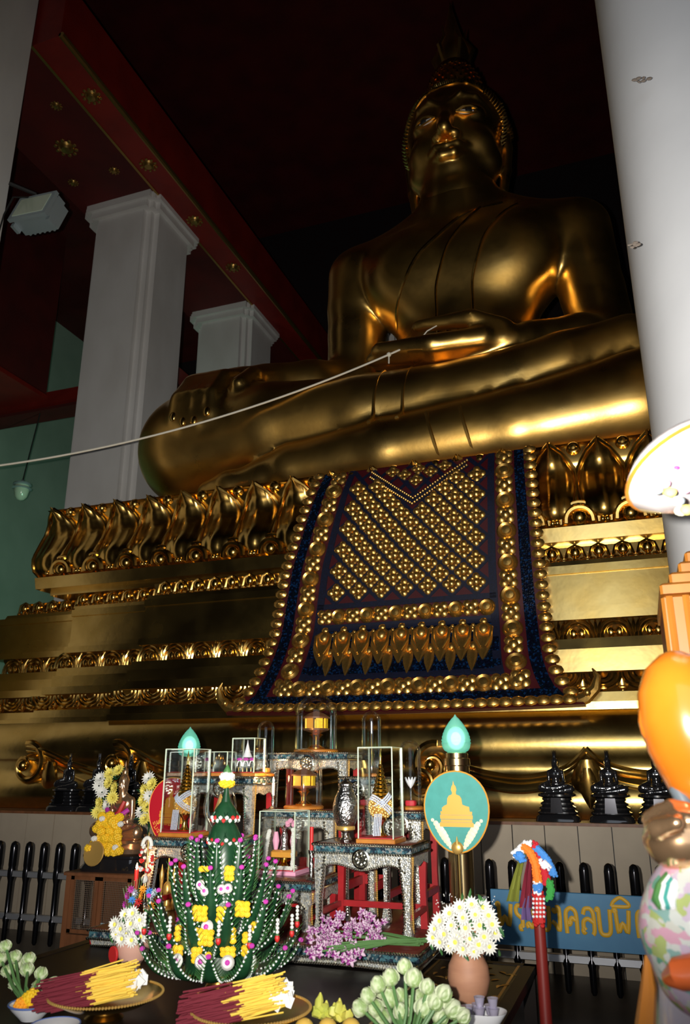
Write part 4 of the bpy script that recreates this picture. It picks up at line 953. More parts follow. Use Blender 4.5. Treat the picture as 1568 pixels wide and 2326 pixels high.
# ------------------------------------------------------------------ big lacquer table and the inlaid altar tables
lt = thing('lacquer_table', 'wide black lacquer table with gilded patterned panel carrying the offerings', 'table', (-1.7, 2.4, 0)); LX0, LX1, LY1 = -1.35, 1.08, 2.10
sub(lt, 'top', bbox(LX0, LX1 - .06, 0, LY1 - .05, .585, .615, .005), 'black_lacquer')
for a in (box(LX1 - .06, LX1, 0, LY1, .575, .6175), box(LX0 - .06, LX0, 0, LY1, .575, .6175), box(LX0, LX1, LY1 - .05, LY1, .575, .6175)): sub(lt, 'frame_rail', a, 'black_lacquer')
for x, y in ((LX0, .05), (LX1 - .06, .05), (LX0, LY1 - .1), (LX1 - .06, LY1 - .1)): sub(lt, 'leg', box(x, x + .06, y, y + .06, 0, .585), 'black_lacquer')
gp = M(); random.seed(21)
for i in range(70):
    u, v = random.uniform(.62, .98), random.uniform(.6, 2.0); gp.add(petal(.05, .02, 0, .05, 3), T3(u, v, .6155, rz=random.uniform(0, 6.28)))
for u in (.60, 1.0): gp.add(box(u - .006, u + .006, .4, 2.08, .615, .6165))
sub(lt, 'gilded_leaf_pattern', gp, 'dull_gold')['kind'] = 'stuff'
ap_ = thing('altar_platform', 'black lacquer platform behind the offering table under the inlaid altar', 'platform', (-2.05, 4.52, 0))
sub(ap_, 'top', bbox(-.98, .92, 0, 1.16, .585, .6185, .004), 'black_lacquer')
for x in (-.95, .85):
    for y in (.04, 1.06): sub(ap_, 'leg', box(x, x + .06, y, y + .06, 0, .585), 'black_lacquer')
def rope(path, r):
    m = M(); P = [Vector(p) for p in path]
    for a, b in zip(P, P[1:]):
        n = max(1, int((b - a).length / (r * 1.5)))
        for i in range(n): m.add(ico(r, tuple(a.lerp(b, i / n))))
    return m
def altar_table(label, x0, x1, y0, y1, z0, z1, medal=True, low=False, redback=True):
    cx, cy = (x0 + x1) / 2, y0; t = thing('inlaid_altar_table', label, 'table', (cx, cy, z0)); w2 = (x1 - x0) / 2; D = y1 - y0; Hh = z1 - z0
    sub(t, 'table_top', bbox(-w2 + .005, w2 - .005, .005, D - .005, Hh - .02, Hh - .001, .004), 'table_red_top')
    sub(t, 'mosaic_edge', M().add(box(-w2, w2, -.004, .012, Hh - .042, Hh - .016)).add(box(w2 - .012, w2 + .004, 0, D, Hh - .042, Hh - .016)).add(box(-w2 - .004, -w2 + .012, 0, D, Hh - .042, Hh - .016)).add(box(-w2, w2, D - .012, D + .004, Hh - .042, Hh - .016)), 'mosaic_blue')
    for zz, off in ((Hh - .008, .008), (Hh - .050, .008)): sub(t, 'bead_moulding', rope([(-w2 - off, D, zz), (-w2 - off, -off, zz), (w2 + off, -off, zz), (w2 + off, D, zz)], .0095), 'silver_bead')['kind'] = 'stuff'
    az = Hh - .055; dp_ = min(.075, Hh * .35); lw = .060 if not low else .05
    n = 14; bot = []
    for i in range(n + 1):
        u = -1 + 2 * i / n; xx = u * (w2 - .02); s = abs(u); zz = az - dp_ * (.62 + .38 * (math.cos(s * pi * 1.6) * .5 + .5) if s < .62 else .62 + .55 * ((s - .62) / .38) ** 2 * 1.0); bot.append((xx, max(zz, .0)))
    front = [(-w2 + .005, az), (w2 - .005, az)] + bot[::-1]
    sub(t, 'apron', prism(front, .0, .022), 'mother_of_pearl'); sub(t, 'apron_trim', rope([(x, -.004, z) for x, z in bot], .008), 'silver_bead')['kind'] = 'stuff'
    for sx in (-1, 1):
        b2 = [(0.0, az), (D, az), (D - .005, az - dp_ * .9), (D * .72, az - dp_ * .62), (D * .5, az - dp_ * .85), (D * .28, az - dp_ * .62), (.01, az - dp_ * .95)]
        m = prism(b2, -.011, .011); m.v = [(y + sx * (w2 - .012), x, z) for x, y, z in m.v]; sub(t, 'side_apron', m, 'mother_of_pearl' if sx > 0 else 'lacquer_red')
    if not low:
        for sx in (-1, 1):
            P = [(0, az), (lw, az - .02), (lw * .86, az - dp_ * 1.4), (lw * .66, Hh * .42), (lw * .62, Hh * .16), (lw * .80, .02), (lw * .75, 0), (.006, 0), (.0, .03), (lw * .18, Hh * .16), (lw * .14, Hh * .42), (0, Hh * .72)]
            pl = [(sx * (-w2 + a), z) for a, z in P];
            if sx < 0: pl = pl[::-1]
            sg_ = M().add(prism([(-q[0], q[1]) if False else q for q in pl], -.002, .036))
            sub(t, 'front_leg', sg_, 'mother_of_pearl'); tr = [(sx * (-w2 + a), -.006, z) for a, z in P[1:6]]; sub(t, 'leg_trim', rope(tr, .0095), 'silver_bead')['kind'] = 'stuff'
            sub(t, 'side_trim', rope([(sx * (w2 + .004), .04, az), (sx * (w2 - .008), .045, Hh * .45), (sx * (w2 - .004), .045, .02)], .007), 'gold_bead')['kind'] = 'stuff'
            m = prism([(sx * (w2 - .05), az), (sx * (w2 - .004), az), (sx * (w2 - .012), Hh * .4), (sx * (w2 - .004), 0), (sx * (w2 - .045), 0), (sx * (w2 - .045), Hh * .4)], D - .04, D - .004); sub(t, 'back_leg', m, 'lacquer_red' if redback else 'mother_of_pearl')
            sub(t, 'stretcher', box(sx * (w2 - .02) - .012, sx * (w2 - .02) + .012, .03, D - .03, Hh * .20, Hh * .26), 'lacquer_red')
        sub(t, 'stretcher', box(-w2 + .03, w2 - .03, D - .035, D - .012, Hh * .20, Hh * .27), 'lacquer_red')
    if medal:
        md = lathe([(.001, .012), (.012, .014), (.016, .006), (.038, .006), (.042, .014), (.05, .012), (.052, 0)], 22)
        for i in range(8): a = i * pi / 4; md.add(ball(.009, 6, 4, (.027 * math.cos(a), .027 * math.sin(a), .008)))
        md.xf(T3(0, -.006, Hh - .075, rx=R(90))); sub(t, 'medallion', md, 'silver_bead')
    return t
altar_table('low broad inlaid altar base with red top under the orchids', -3.0, -1.12, 4.10, 5.62, .62, .705, False, True)
altar_table('front centre inlaid table holding the garlanded glass case', -2.24, -1.805, 4.40, 4.86, .705, .955)
altar_table('tall inlaid table with silver urn and glass case beside the gilded lamp post', -1.765, -1.22, 4.36, 4.74, .705, 1.16)
altar_table('tall inlaid table with red fan and glass case behind the green leaf tower', -2.83, -2.27, 4.36, 4.74, .705, 1.16)
altar_table('middle inlaid table carrying the wide glass dome', -2.33, -1.86, 4.90, 5.16, .705, 1.30)
altar_table('highest inlaid table at the back of the altar with round-topped dome', -2.45, -1.885, 5.21, 5.52, .705, 1.655)
altar_table('inlaid back table carrying small flower cases and a slim dome', -2.82, -2.37, 4.79, 5.14, .705, 1.50)
altar_table('inlaid back table behind the silver urn', -1.77, -1.555, 4.79, 5.14, .705, 1.50)
altar_table('inlaid back table carrying the slim dome on a red cushion', -1.515, -1.275, 4.79, 5.24, .705, 1.31)
# ------------------------------------------------------------------ glass cases
def glass_case(label, x0, x1, y0, y1, z0, h, base='wood_orange', edge=.003, pad='pillow_red'):
    cx = (x0 + x1) / 2; t = thing('glass_case', label, 'display case', (cx, y0, z0)); w2 = (x1 - x0) / 2; D = y1 - y0
    sub(t, 'base', bbox(-w2 - .012, w2 + .012, -.012, D + .012, 0, .022, .004), base); sub(t, 'lining', box(-w2, w2, 0, D, .022, .026), pad)
    for a in (box(-w2, w2, 0, .003, .026, h), box(-w2, w2, D - .003, D, .026, h), box(-w2, -w2 + .003, .003, D - .003, .026, h), box(w2 - .003, w2, .003, D - .003, .026, h), box(-w2, w2, 0, D, h, h + .003)): sub(t, 'pane', a, 'glass_case')
    for sx in (-1, 1):
        for yy in (0, D): sub(t, 'glass_edge', box(sx * w2 - edge, sx * w2 + edge, yy - edge, yy + edge, .022, h + .002), 'glass_edge')
    for a in (box(-w2, w2, -edge * .7, edge * .7, h, h + .004), box(-w2, w2, D - edge * .7, D + edge * .7, h, h + .004), box(-w2 - .002, -w2 + .002, 0, D, h, h + .004), box(w2 - .002, w2 + .002, 0, D, h, h + .004)): sub(t, 'glass_edge', a, 'glass_edge')
    return t
def spire_ornament(label, loc, s=1.0, turn=0):
    t = thing('beaded_ornament', label, 'ornament', loc, turn)
    sub(t, 'stand', lathe([(.034, 0), (.036, .006), (.018, .02), (.012, .05), (.016, .07), (.030, .085), (.034, .10), (.020, .11)], 18), 'gold_bright')
    m = M()
    for i in range(150):
        z = 1 - 2 * (i + .5) / 150; r = math.sqrt(1 - z * z); a = i * 2.39996; m.add(ico(.0085, (.066 * r * math.cos(a), .060 * r * math.sin(a), .155 + .062 * z)))
    m.add(ball(.06, 12, 8, (0, 0, .155))); sub(t, 'beaded_body', m, 'gold_bead')
    for k, (zc, rc, tilt) in enumerate(((.165, .069, 38), (.185, .062, -38))):
        m = M()
        for i in range(40):
            a = 2 * pi * i / 40
            for j in (-1, 0, 1): q = Matrix.Rotation(R(tilt), 4, 'Y') @ Vector((rc * math.cos(a), rc * math.sin(a), j * .012)); m.add(ico(.0062, (q.x, q.y, zc + q.z)))
        sub(t, 'crystal_band', m, 'crystal')
    prof = [(.056, .19)]
    for i in range(9): r = .050 - i * .0052; prof += [(r, .20 + i * .021), (r + .006, .208 + i * .021), (r - .002, .217 + i * .021)]
    prof += [(.007, .40), (.009, .42), (.004, .45), (.001, .47)]; sub(t, 'spire', lathe(prof, 16), 'gold_bright')
    m = M()
    for i in range(5):
        for k in range(16): m.add(ico(.0045, (-.052 + i * .0095 - k * .0006, -.052, .118 - k * .0072)))
    sub(t, 'crystal_tassel', m, 'crystal'); t.scale = (s, s, s); return t
glass_case('tall glass case with gold spire ornament in front of the red fan', -2.79, -2.59, 4.42, 4.62, 1.16, .50)
spire_ornament('gold spire ornament with crystal tassel in the case by the red fan', (-2.69, 4.52, 1.187))
glass_case('tall glass case with gold spire ornament beside the silver urn', -1.53, -1.33, 4.42, 4.62, 1.16, .50)
spire_ornament('gold spire ornament with crystal tassel in the case by the silver urn', (-1.43, 4.52, 1.187), 1.0, R(35))
glass_case('garland-framed glass case on the front centre table', -2.24 + .02, -1.99, 4.60, 4.82, .955, .345, 'petal_pink')
t = thing('framed_garland', 'white flower garland framing the small golden offering inside the glass case', 'garland', (-2.105, 4.625, .982)); random.seed(2)
for i in range(46):
    u = i / 45; q = (-.095 + .02 * u * 2, .02 + .46 * u * .5) if False else None
    s = u * 3
    if s < 1: x, z = -.095 + .035 * s, .02 + .2 * s
    elif s < 2: x, z = -.10 + .20 * (s - 1), .008
    else: x, z = .095, .02 + .2 * (s - 2)
    inst('white_bloom', MGW, t, T3(x, random.uniform(-.006, .006), z, rx=i, s=.0125))
t = thing('golden_offering', 'tiered golden offering with pink blossom inside the garlanded case', 'offering', (-2.105, 4.71, .982))
sub(t, 'tray', lathe([(.03, 0), (.035, .006), (.015, .03), (.06, .05), (.062, .06), (.001, .055)], 18), 'gold_bright'); sub(t, 'cushion', bbox(-.07, .07, -.05, .05, .062, .10, .01), 'fan_gold'); sub(t, 'figure', lathe([(.03, .10), (.018, .13), (.024, .17), (.012, .20), (.02, .22), (.001, .24)], 14), 'silver')
for i in range(6): inst('pink_bloom', shared('pink_bloom', M(list(mg.v), list(mg.f)), 'petal_pink') if i == 0 else bpy.data.meshes['pink_bloom'], t, T3(.04 + .02 * math.cos(i), .02 * math.sin(i), .24 + .012 * (i % 3), s=.014))
for x in (-.055, .06): sub(t, 'ribbon', lathe([(.012, .10), (.022, .15), (.012, .20)], 10).xf(T3(x, 0, 0)), 'petal_pink')
glass_case('small upright glass case with pink arches on the back table', -2.54, -2.38, 4.82, 4.98, 1.50, .235)
t = thing('arch_ornament', 'little pink and white arches inside the small upright glass case', 'ornament', (-2.46, 4.88, 1.527))
for i in range(3):
    sub(t, 'arch', tube([(-.055 + i * .045 + .018 * math.cos(a), 0, .035 + .035 * math.sin(a)) for a in [pi * k / 8 for k in range(9)]], .004, 6), 'enamel_white'); inst('blossom', shared('blossom', M(list(mg.v), list(mg.f)), 'petal_magenta') if i == 0 else bpy.data.meshes['blossom'], t, T3(-.055 + i * .045, 0, .078, s=(.018, .014, .011)))
for i in range(4): sub(t, 'spike', lathe([(.003, 0), (.004, .02), (.001, .03)], 8).xf(T3(-.05 + i * .03, -.02, 0)), 'gold_bright')
sub(t, 'stupa', lathe([(.035, .09), (.03, .10), (.02, .12), (.012, .15), (.004, .18), (.001, .20)], 14), 'enamel_white')
glass_case('tiny glass case of golden blossoms beside the tall case', -2.74, -2.575, 4.82, 4.94, 1.50, .15)
t = thing('golden_sprig', 'sprig of tiny golden blossoms inside the tiny glass case', 'ornament', (-2.66, 4.87, 1.527))
for i in range(9): sub(t, 'blossom', petal(.03, .016, .5, .2, 3).xf(T3(-.05 + .0125 * i, 0, .03 + .06 * math.sin(i / 8 * pi) - .01 * (i % 2), rx=R(70), rz=i)), 'gold_bright')
sub(t, 'stalk', tube([(0, 0, 0), (.005, 0, .09)], .003, 5), 'brass')
# domes
def dome(label, x, y, z, r, h, flat=.0):
    t = thing('glass_dome', label, 'glass dome', (x, y, z)); sub(t, 'base', lathe([(r + .008, 0), (r + .010, .012), (r, .02), (.001, .02)], 26), 'wood_orange')
    p = [(r, .02), (r, h - r)] + [(max(.001, r * math.cos(a)), h - r + r * math.sin(a)) for a in [pi / 2 * i / 8 for i in range(1, 9)]]
    sub(t, 'glass', lathe(p, 30, False), 'glass_dome', smooth=180); return t
def stand_bowl(label, x, y, z, s, band='fan_gold'):
    t = thing('footed_bowl', label, 'bowl', (x, y, z)); sub(t, 'foot', lathe([(.5 * s, 0), (.52 * s, .08 * s), (.2 * s, .25 * s), (.16 * s, .5 * s), (.3 * s, .7 * s), (.42 * s, .8 * s), (.25 * s, .9 * s)], 20), 'gold_bright' if band == 'fan_gold' else 'silver')
    sub(t, 'bowl', lathe([(.25 * s, .9 * s), (.75 * s, 1.05 * s), (.8 * s, 1.15 * s), (.001, 1.1 * s)], 22), 'bronze_polished')
    for i in range(7): a = 2 * pi * i / 7; sub(t, 'packet', box(-.2 * s, .2 * s, -.05 * s, .05 * s, 1.12 * s, 1.75 * s).xf(T3(.62 * s * math.cos(a), .62 * s * math.sin(a), 0, rz=a + pi / 2)), band if i % 2 else 'petal_yellow')
    sub(t, 'lid', lathe([(.8 * s, 1.72 * s), (.82 * s, 1.8 * s), (.5 * s, 2.0 * s), (.1 * s, 2.15 * s), (.001, 2.2 * s)], 20), 'wood_brown')
    return t
p = atY(690, 1838, 5.03); dome('wide glass dome over yellow-banded bowl on the middle table', p[0], 5.03, 1.30, .122, .375)
stand_bowl('footed bowl with yellow band under the wide dome', p[0], 5.03, 1.321, .105)
p = atY(718, 1700, 5.36); dome('large round-topped glass dome on the highest table', p[0], 5.36, 1.655, .148, .40)
stand_bowl('golden footed bowl under the large round-topped dome', p[0], 5.36, 1.677, .12)
for lab, lab2, px, Y, z, r, h, kind in (('slim glass dome beside the small upright case', 'tiny white figure under the slim dome by the upright case', 602, 5.06, 1.50, .058, .36, 0), ('slim glass dome behind the case with the silver urn', 'tiny golden stupa under the slim dome behind the urn case', 845, 4.97, 1.50, .062, .40, 1), ('slim glass dome on a red cushion near the gilded lamp post', 'white feathery ornament under the dome near the lamp post', 932, 4.98, 1.31, .068, .41, 2)):
    p = atY(px, 1740, Y); X_ = p[0]; 
    dome(lab, X_, Y, z, r, h); t = thing('dome_ornament', lab2, 'ornament', (X_, Y, z + .021))
    sub(t, 'cushion', ring_loft([(0, .03, .03), (.015, .034, .034), (.03, .03, .03)], 16, 5), 'pillow_red' if kind == 2 else 'fan_gold')
    if kind < 2: sub(t, 'figure', lathe([(.02, .03), (.024, .05), (.012, .08), (.018, .11), (.008, .15), (.003, .2), (.001, .24)], 12), 'silver' if kind == 0 else 'gold_bright')
    else:
        for i in range(10): sub(t, 'plume', petal(.07, .02, .4, .1, 3).xf(T3(0, 0, .10, rz=i * .63, rx=R(40))), 'enamel_white')
        sub(t, 'stalk', tube([(0, 0, .03), (0, 0, .12)], .004, 6), 'silver')
# urns
t = thing('silver_urn', 'chased silver lidded urn on the tall table beside the glass case', 'urn', (-1.615, 4.45, 1.16)); Hs = .335
sub(t, 'body', lathe([(.032, 0), (.034, .012), (.022, .03), (.018, .045), (.03, .055), (.04, .06), (.05, .085), (.066, .12), (.074, .155), (.073, .19), (.062, .23), (.046, .265), (.034, .29)], 28), 'silver'); sub(t, 'lid', lathe([(.036, .29), (.042, .296), (.042, .304), (.030, .312), (.012, .325), (.006, .335), (.001, .34)], 22), 'silver'); sub(t, 'collar', lathe([(.040, .058), (.052, .064), (.052, .078), (.048, .084)], 24), 'gold_bead')
t = thing('clear_glass_urn', 'rounded clear glass urn behind the tip of the green leaf tower', 'urn', (-2.45, 4.52, 1.16))
sub(t, 'base', lathe([(.045, 0), (.05, .01), (.03, .03)], 20), 'brass'); sub(t, 'glass', lathe([(.03, .03), (.06, .06), (.095, .12), (.102, .17), (.09, .23), (.06, .29), (.03, .33), (.001, .34)], 26, False), 'glass_dome', smooth=180); sub(t, 'ornament', lathe([(.02, .03), (.01, .08), (.03, .12), (.035, .15), (.02, .19), (.004, .24)], 16), 'gold_bead')
# candles
def candle(label, px, py0, py1, Y, r, material, z0=None, lit=True, stick='silver'):
    a = atY(px, py0, Y); b = atY(px, py1, Y); zb = z0 if z0 is not None else b[2]; h = a[2] - zb
    t = thing('candlestick', label, 'candle', (b[0], Y, zb)); sub(t, 'holder', lathe([(r * 2.6, 0), (r * 2.8, .006), (r * .9, .02), (r * 1.3, h * .3), (r * .8, h * .4), (r * 1.6, h * .52), (r * 1.7, h * .56)], 14), stick)
    sub(t, 'taper', lathe([(r, h * .54), (r, h)], 12), material)
    if lit:
        sub(t, 'flame', lathe([(.002, h), (.007, h + .012), (.006, h + .02), (.001, h + .036)], 10), 'flame'); l_ = lamp('flame_glow', 'POINT', (0, -.01, h + .03), 2.2, (1, .5, .18), shadow_soft_size=.02); l_.parent = t
    return t
candle('lit white candle on a silver stick beside the wide dome', 620, 1778, 1838, 4.93, .010, 'paper_white', 1.30)
candle('short red candle standing under the silver urn side', 708, 1878, 1918, 4.45, .011, 'petal_red', .955, False)
candle('lit red candle in front of the bronze figure', 303, 1975, 2080, 4.30, .012, 'petal_red', .706)
# ------------------------------------------------------------------ gilded lamp posts with teal bud lamps
def bud_post(label, px):
    X_, Y = atY(px, 1700, 4.63 if px > 800 else 5.36)[0], 4.63 if px > 800 else 5.36
    if px < 800: X_ = atY(px, 1680, Y)[0]
    t = thing('bud_lamp_post', label, 'lamp', (X_, Y, 0)); k = 1.0 if px > 800 else 1.0
    sub(t, 'post', lathe([(.10, 0), (.10, .06), (.075, .09), (.068, .12), (.068, 1.56), (.074, 1.565), (.074, 1.60), (.064, 1.605), (.064, 1.63), (.05, 1.635)], 26), 'column_gold')
    pr_ = [(.05, 1.635), (.068, 1.645), (.078, 1.662), (.082, 1.682)]
    for i in range(9): u = i / 8; r = .082 * math.cos(u * pi / 2 * .96) ** .85; z = 1.685 + .145 * u; pr_ += [(r + .003, z), (r - .002, z + .008)]
    pr_.append((.001, 1.845)); sub(t, 'bud_shade', lathe(pr_, 24, False), 'lamp_teal'); sub(t, 'bulb', ball(.030, 14, 8, (0, 0, 1.71), (1, 1, 1.25)), 'lamp_bulb')
    for s_ in (.038, .046, .054): sub(t, 'glow_shell', ball(s_, 16, 10, (0, 0, 1.71 + (s_ - .03) * .1), (1, 1, 1.2)), 'lamp_glow')  # added nested emissive shells imitating the bulb's soft halo, not a lamp part
    return t
bud_post('gilded post with glowing teal bud lamp behind the green fan', 1037)
bud_post('glowing teal bud lamp rising behind the case by the red fan', 431)
# ------------------------------------------------------------------ ceremonial fans
def egg(a, b, n=40, k=.10):
    return [(a * math.cos(q) * (1 + k * math.sin(q)), b * math.sin(q)) for q in [2 * pi * i / n for i in range(n)]]
def fan(label, px, py, Y, face, hw, hh, zfoot, text):
    p = atY(px, py, Y); t = thing('ceremonial_fan', label, 'fan', (p[0], Y, zfoot)); c = p[2] - zfoot; dy = -.012
    sub(t, 'face', prism([(x, z + c) for x, z in egg(hw, hh)], dy, dy + .012), face)
    sub(t, 'rim', tube([(x, dy + .004, z + c) for x, z in egg(hw, hh)] + [(egg(hw, hh)[0][0], dy + .004, c)], .0055, 6), 'fan_gold')
    s = hh / 295; E_ = lambda pts: [((x - 1178) * s, c + (985 - y) * s) for x, y in pts]
    fig = sub(t, 'emblem_figure', prism(E_([(1068, 985), (1066, 960), (1085, 945), (1108, 935), (1112, 890), (1125, 870), (1148, 862), (1152, 848), (1143, 825), (1150, 800), (1158, 790), (1163, 760), (1170, 790), (1180, 800), (1187, 825), (1180, 848), (1184, 862), (1208, 870), (1222, 890), (1228, 935), (1255, 945), (1280, 950), (1284, 985)])[::-1], dy - .004, dy + .001), 'fan_gold')
    for y0, y1, w0, w1 in ((985, 1010, 124, 122), (1012, 1040, 128, 126), (1044, 1062, 122, 122), (1064, 1096, 130, 134)): sub(t, 'emblem_tier', prism(E_([(1178 - w0, y0), (1178 + w0, y0), (1178 + w1, y1), (1178 - w1, y1)])[::-1], dy - .004, dy + .001), 'fan_gold')
    if not text:
        for sx in (-1, 1):
            m = M()
            for i in range(9): u = i / 8; m.add(ball((6 + 26 * math.sin(u * pi * .8 + .3)) * s, 8, 5, (sx * (190 - 135 * u ** .8) * s, dy - .002, c + (985 - (1050 + 190 * u)) * s), (1, .15, 1)))
            sub(t, 'emblem_wing', m, 'fan_pale')
        sub(t, 'boss', ball(.032, 14, 8, (0, dy - .01, c - hh * .88), (1, .5, 1.0)), 'gold_bead'); sub(t, 'boss_tip', lathe([(.012, 0), (.006, .02), (.001, .04)], 10).xf(T3(0, dy - .012, c - hh * .80)), 'gold_bead')
    else:
        keys = ['pho', 'ro', 'a', 'mo', 'ngo', 'kho', 'lo', 'bo']
        for i in range(6): a0 = -hw * .62 + i * .030; letter(keys[i], a0, a0 + .022, c - hh * .42 - i * .001, c - hh * .42 + .024, dy - .002, t, 'fan_gold', .0022)
        for i in range(6):
            a = R(208 + i * 10); x, z = hw * .80 * math.cos(a), hh * .80 * math.sin(a); o = letter(keys[(i + 2) % 8], -.011, .011, -.012, .012, 0, t, 'fan_gold', .0022); o.location = (x, dy - .002, c + z); o.rotation_euler = (0, -(a + pi / 2 - 2 * pi), 0)
    sub(t, 'handle', tube([(0, 0, c - hh * .9), (0, 0, .02)], .009, 8), 'brass')
    sub(t, 'foot', lathe([(.05, 0), (.052, .012), (.03, .025), (.02, .06), (.03, .10), (.026, .14), (.012, .16)], 16), 'gold_bead')
    for sx in (-1, 1): sub(t, 'foot_finial', lathe([(.009, .0), (.010, .15), (.014, .17), (.015, .20), (.009, .225), (.001, .26)], 12).xf(T3(sx * .045, -.005, 0)), 'gold_bead')
    return t
fan('green oval fan with golden seated emblem in front of the lamp post', 1038, 1843, 4.36, 'fan_green', .170, .200, .622, False)
fan('red oval fan with golden emblem and writing behind the tall glass case', 392, 1842, 4.765, 'fan_red', .172, .205, .706, True)
# ------------------------------------------------------------------ green leaf offering tower (folded banana leaf, beads, flowers)
BX, BY, BZ = -1.845, 3.46, .617
bs = thing('leaf_offering_tower', 'tall green folded-leaf offering tower edged with white beads on the lacquer table', 'offering', (BX, BY, BZ))
sub(bs, 'brass_foot', lathe([(.085, 0), (.09, .012), (.06, .03), (.05, .05), (.10, .075), (.16, .095), (.165, .105), (.05, .10)], 24), 'brass')
sub(bs, 'core', lathe([(.15, .10), (.14, .22), (.12, .36), (.085, .47), (.075, .56), (.068, .62), (.06, .63)], 22), 'leaf_dark')
for z0, r0, h in ((.615, .080, .10), (.70, .066, .085)):
    cn = M()
    for i in range(9): a = 2 * pi * i / 9; cn.add(petal(h, .055, -.5, .15, 4), frame((r0 * .9 * math.cos(a), r0 * .9 * math.sin(a), z0), (math.cos(a), math.sin(a), .25)))
    cn.add(lathe([(r0, z0), (r0 * .75, z0 + h * .6), (r0 * .35, z0 + h)], 16)); sub(bs, 'leaf_cone', cn, 'leaf_dark')
sub(bs, 'top_stalk', lathe([(.024, .78), (.012, .83), (.008, .86)], 10), 'leaf_dark')
inst('orange_ball', MG, bs, T3(0, 0, .865, s=(.036, .036, .024))); inst('white_ball', MGW, bs, T3(0, 0, .893, s=(.034, .034, .028))); sub(bs, 'top_bud', lathe([(.018, .90), (.02, .92), (.001, .95)], 12), 'leaf_green')
for zz, rr in ((.618, .073), (.712, .060)):
    m = M(); m2_ = M()
    for i in range(26):
        a = 2 * pi * i / 26; (m if i % 3 else m2_).add(ico(.0105, (rr * math.cos(a), rr * math.sin(a), zz + .006 * (-1) ** i)))
    sub(bs, 'flower_ring', m, 'petal_white')['kind'] = 'stuff'; sub(bs, 'red_flower_ring', m2_, 'petal_red')['kind'] = 'stuff'
def leaf_finger(ang, r0, z0, r1, z1, r2, z2, wd, flip=0):
    """a folded leaf finger curving outward with a bead string down each edge"""
    ca, sa = math.cos(ang), math.sin(ang); ctr = []; n = 16
    for i in range(n + 1):
        t = i / n; r = (1 - t) ** 2 * r0 + 2 * t * (1 - t) * r1 + t * t * r2; z = (1 - t) ** 2 * z0 + 2 * t * (1 - t) * z1 + t * t * z2; ctr.append((r, z))
    v = []; f = []
    for i, (r, z) in enumerate(ctr):
        t = i / n; w_ = wd * (1 - t) ** .75 * (.75 + .5 * t) + .002
        for s, dr in ((-1, -.35), (-.5, .25), (0, .55), (.5, .25), (1, -.35), (0, -.5)):
            rr = r + dr * w_ * .8; q = s * w_; v.append((rr * ca - q * sa, rr * sa + q * ca, z))
    for i in range(n): f += [(i * 6 + k, i * 6 + (k + 1) % 6, (i + 1) * 6 + (k + 1) % 6, (i + 1) * 6 + k) for k in range(6)]
    f.append(tuple(range(5, -1, -1))); f.append(tuple(n * 6 + k for k in range(6)))
    o = sub(bs, 'leaf_finger', M(v, f), 'leaf_dark', smooth=60); m = M()
    for s in (-1, 1):
        for i in range(1, n + 1):
            for h_ in (0,):
                j = i - h_; t = j / n; i0 = int(math.floor(j)); fr = j - i0; r = ctr[i0][0] * (1 - fr) + ctr[min(n, i0 + 1)][0] * fr; z = ctr[i0][1] * (1 - fr) + ctr[min(n, i0 + 1)][1] * fr
                w_ = wd * (1 - t) ** .75 * (.75 + .5 * t) + .003; rr = r - .1 * w_; q = s * w_ * 1.05; m.add(ico(.0050, (rr * ca - q * sa, rr * sa + q * ca, z)))
    obj('bead_string', m, 'white_bead', o)['kind'] = 'stuff'
    q = ctr[-1]; inst('tip_flower', TIPF, o, T3(q[0] * ca, q[0] * sa, q[1], s=.010)); nd = M()
    for i in range(4, n, 1):
        r, z = ctr[i]; t = i / n; w_ = wd * (1 - t) ** .75
        for s in (-1, 1): a = Vector((r * ca - s * w_ * sa, r * sa + s * w_ * ca, z)); nd.add(tube([tuple(a), tuple(a + Vector((-s * .03 * sa + .02 * ca, s * .03 * ca + .02 * sa, .035)))], [.0022, .0006], 4))
    obj('leaf_needles', nd, 'leaf_green', o)['kind'] = 'stuff'
TIPF = shared('tip_flower', M(list(mg.v), list(mg.f)), 'petal_magenta')
for i in range(13): a = 2 * pi * i / 13 + .25; leaf_finger(a, .12, .10, .30, .07, .36, .22 + .03 * (i % 2), .052)
for i in range(12): a = 2 * pi * i / 12 + .05; leaf_finger(a, .12, .17, .27, .18, .32, .40, .050)
for i in range(11): a = 2 * pi * i / 11 + .40; leaf_finger(a, .11, .24, .21, .30, .235, .53, .046)
for i in range(9): a = 2 * pi * i / 9 + .1; leaf_finger(a, .09, .34, .16, .44, .15, .63, .040)
# petal patches, roundels and pendants fixed on its front
def on_tower(px, py, rad):
    d = Vector(ray(px, py)); o = Vector((0, 0, EYE)) - Vector((BX, BY, 0)); a = d.x ** 2 + d.y ** 2; b = o.x * d.x + o.y * d.y; c = o.x ** 2 + o.y ** 2 - rad ** 2; q = b * b - a * c
    t = (-b - math.sqrt(max(0, q))) / a; p = o + d * t; return Vector((p.x, p.y, p.z - BZ))
rw = lathe([(.0, 0.004), (.010, .006), (.016, .010), (.022, .002), (.0225, 0)], 16); RW = shared('white_roundel', rw, 'petal_white'); DOT = shared('purple_dot', ball(.009, 8, 5, (0, 0, .009), (1, 1, .6)), 'petal_magenta')
for px, py in [(457, 2185), (517, 2187), (568, 2182), (402, 2183), (470, 2106), (455, 2010), (465, 2024), (503, 2020), (518, 2018)]:
    big = py > 2100; p = on_tower(px, py, .30 if py > 2150 else .22); o = inst('white_roundel', RW, bs, frame(p, (p.x, p.y - .15, .1), s=1.25 if big else .9)); inst('purple_dot', DOT, o, Matrix.Identity(4))
random.seed(8)
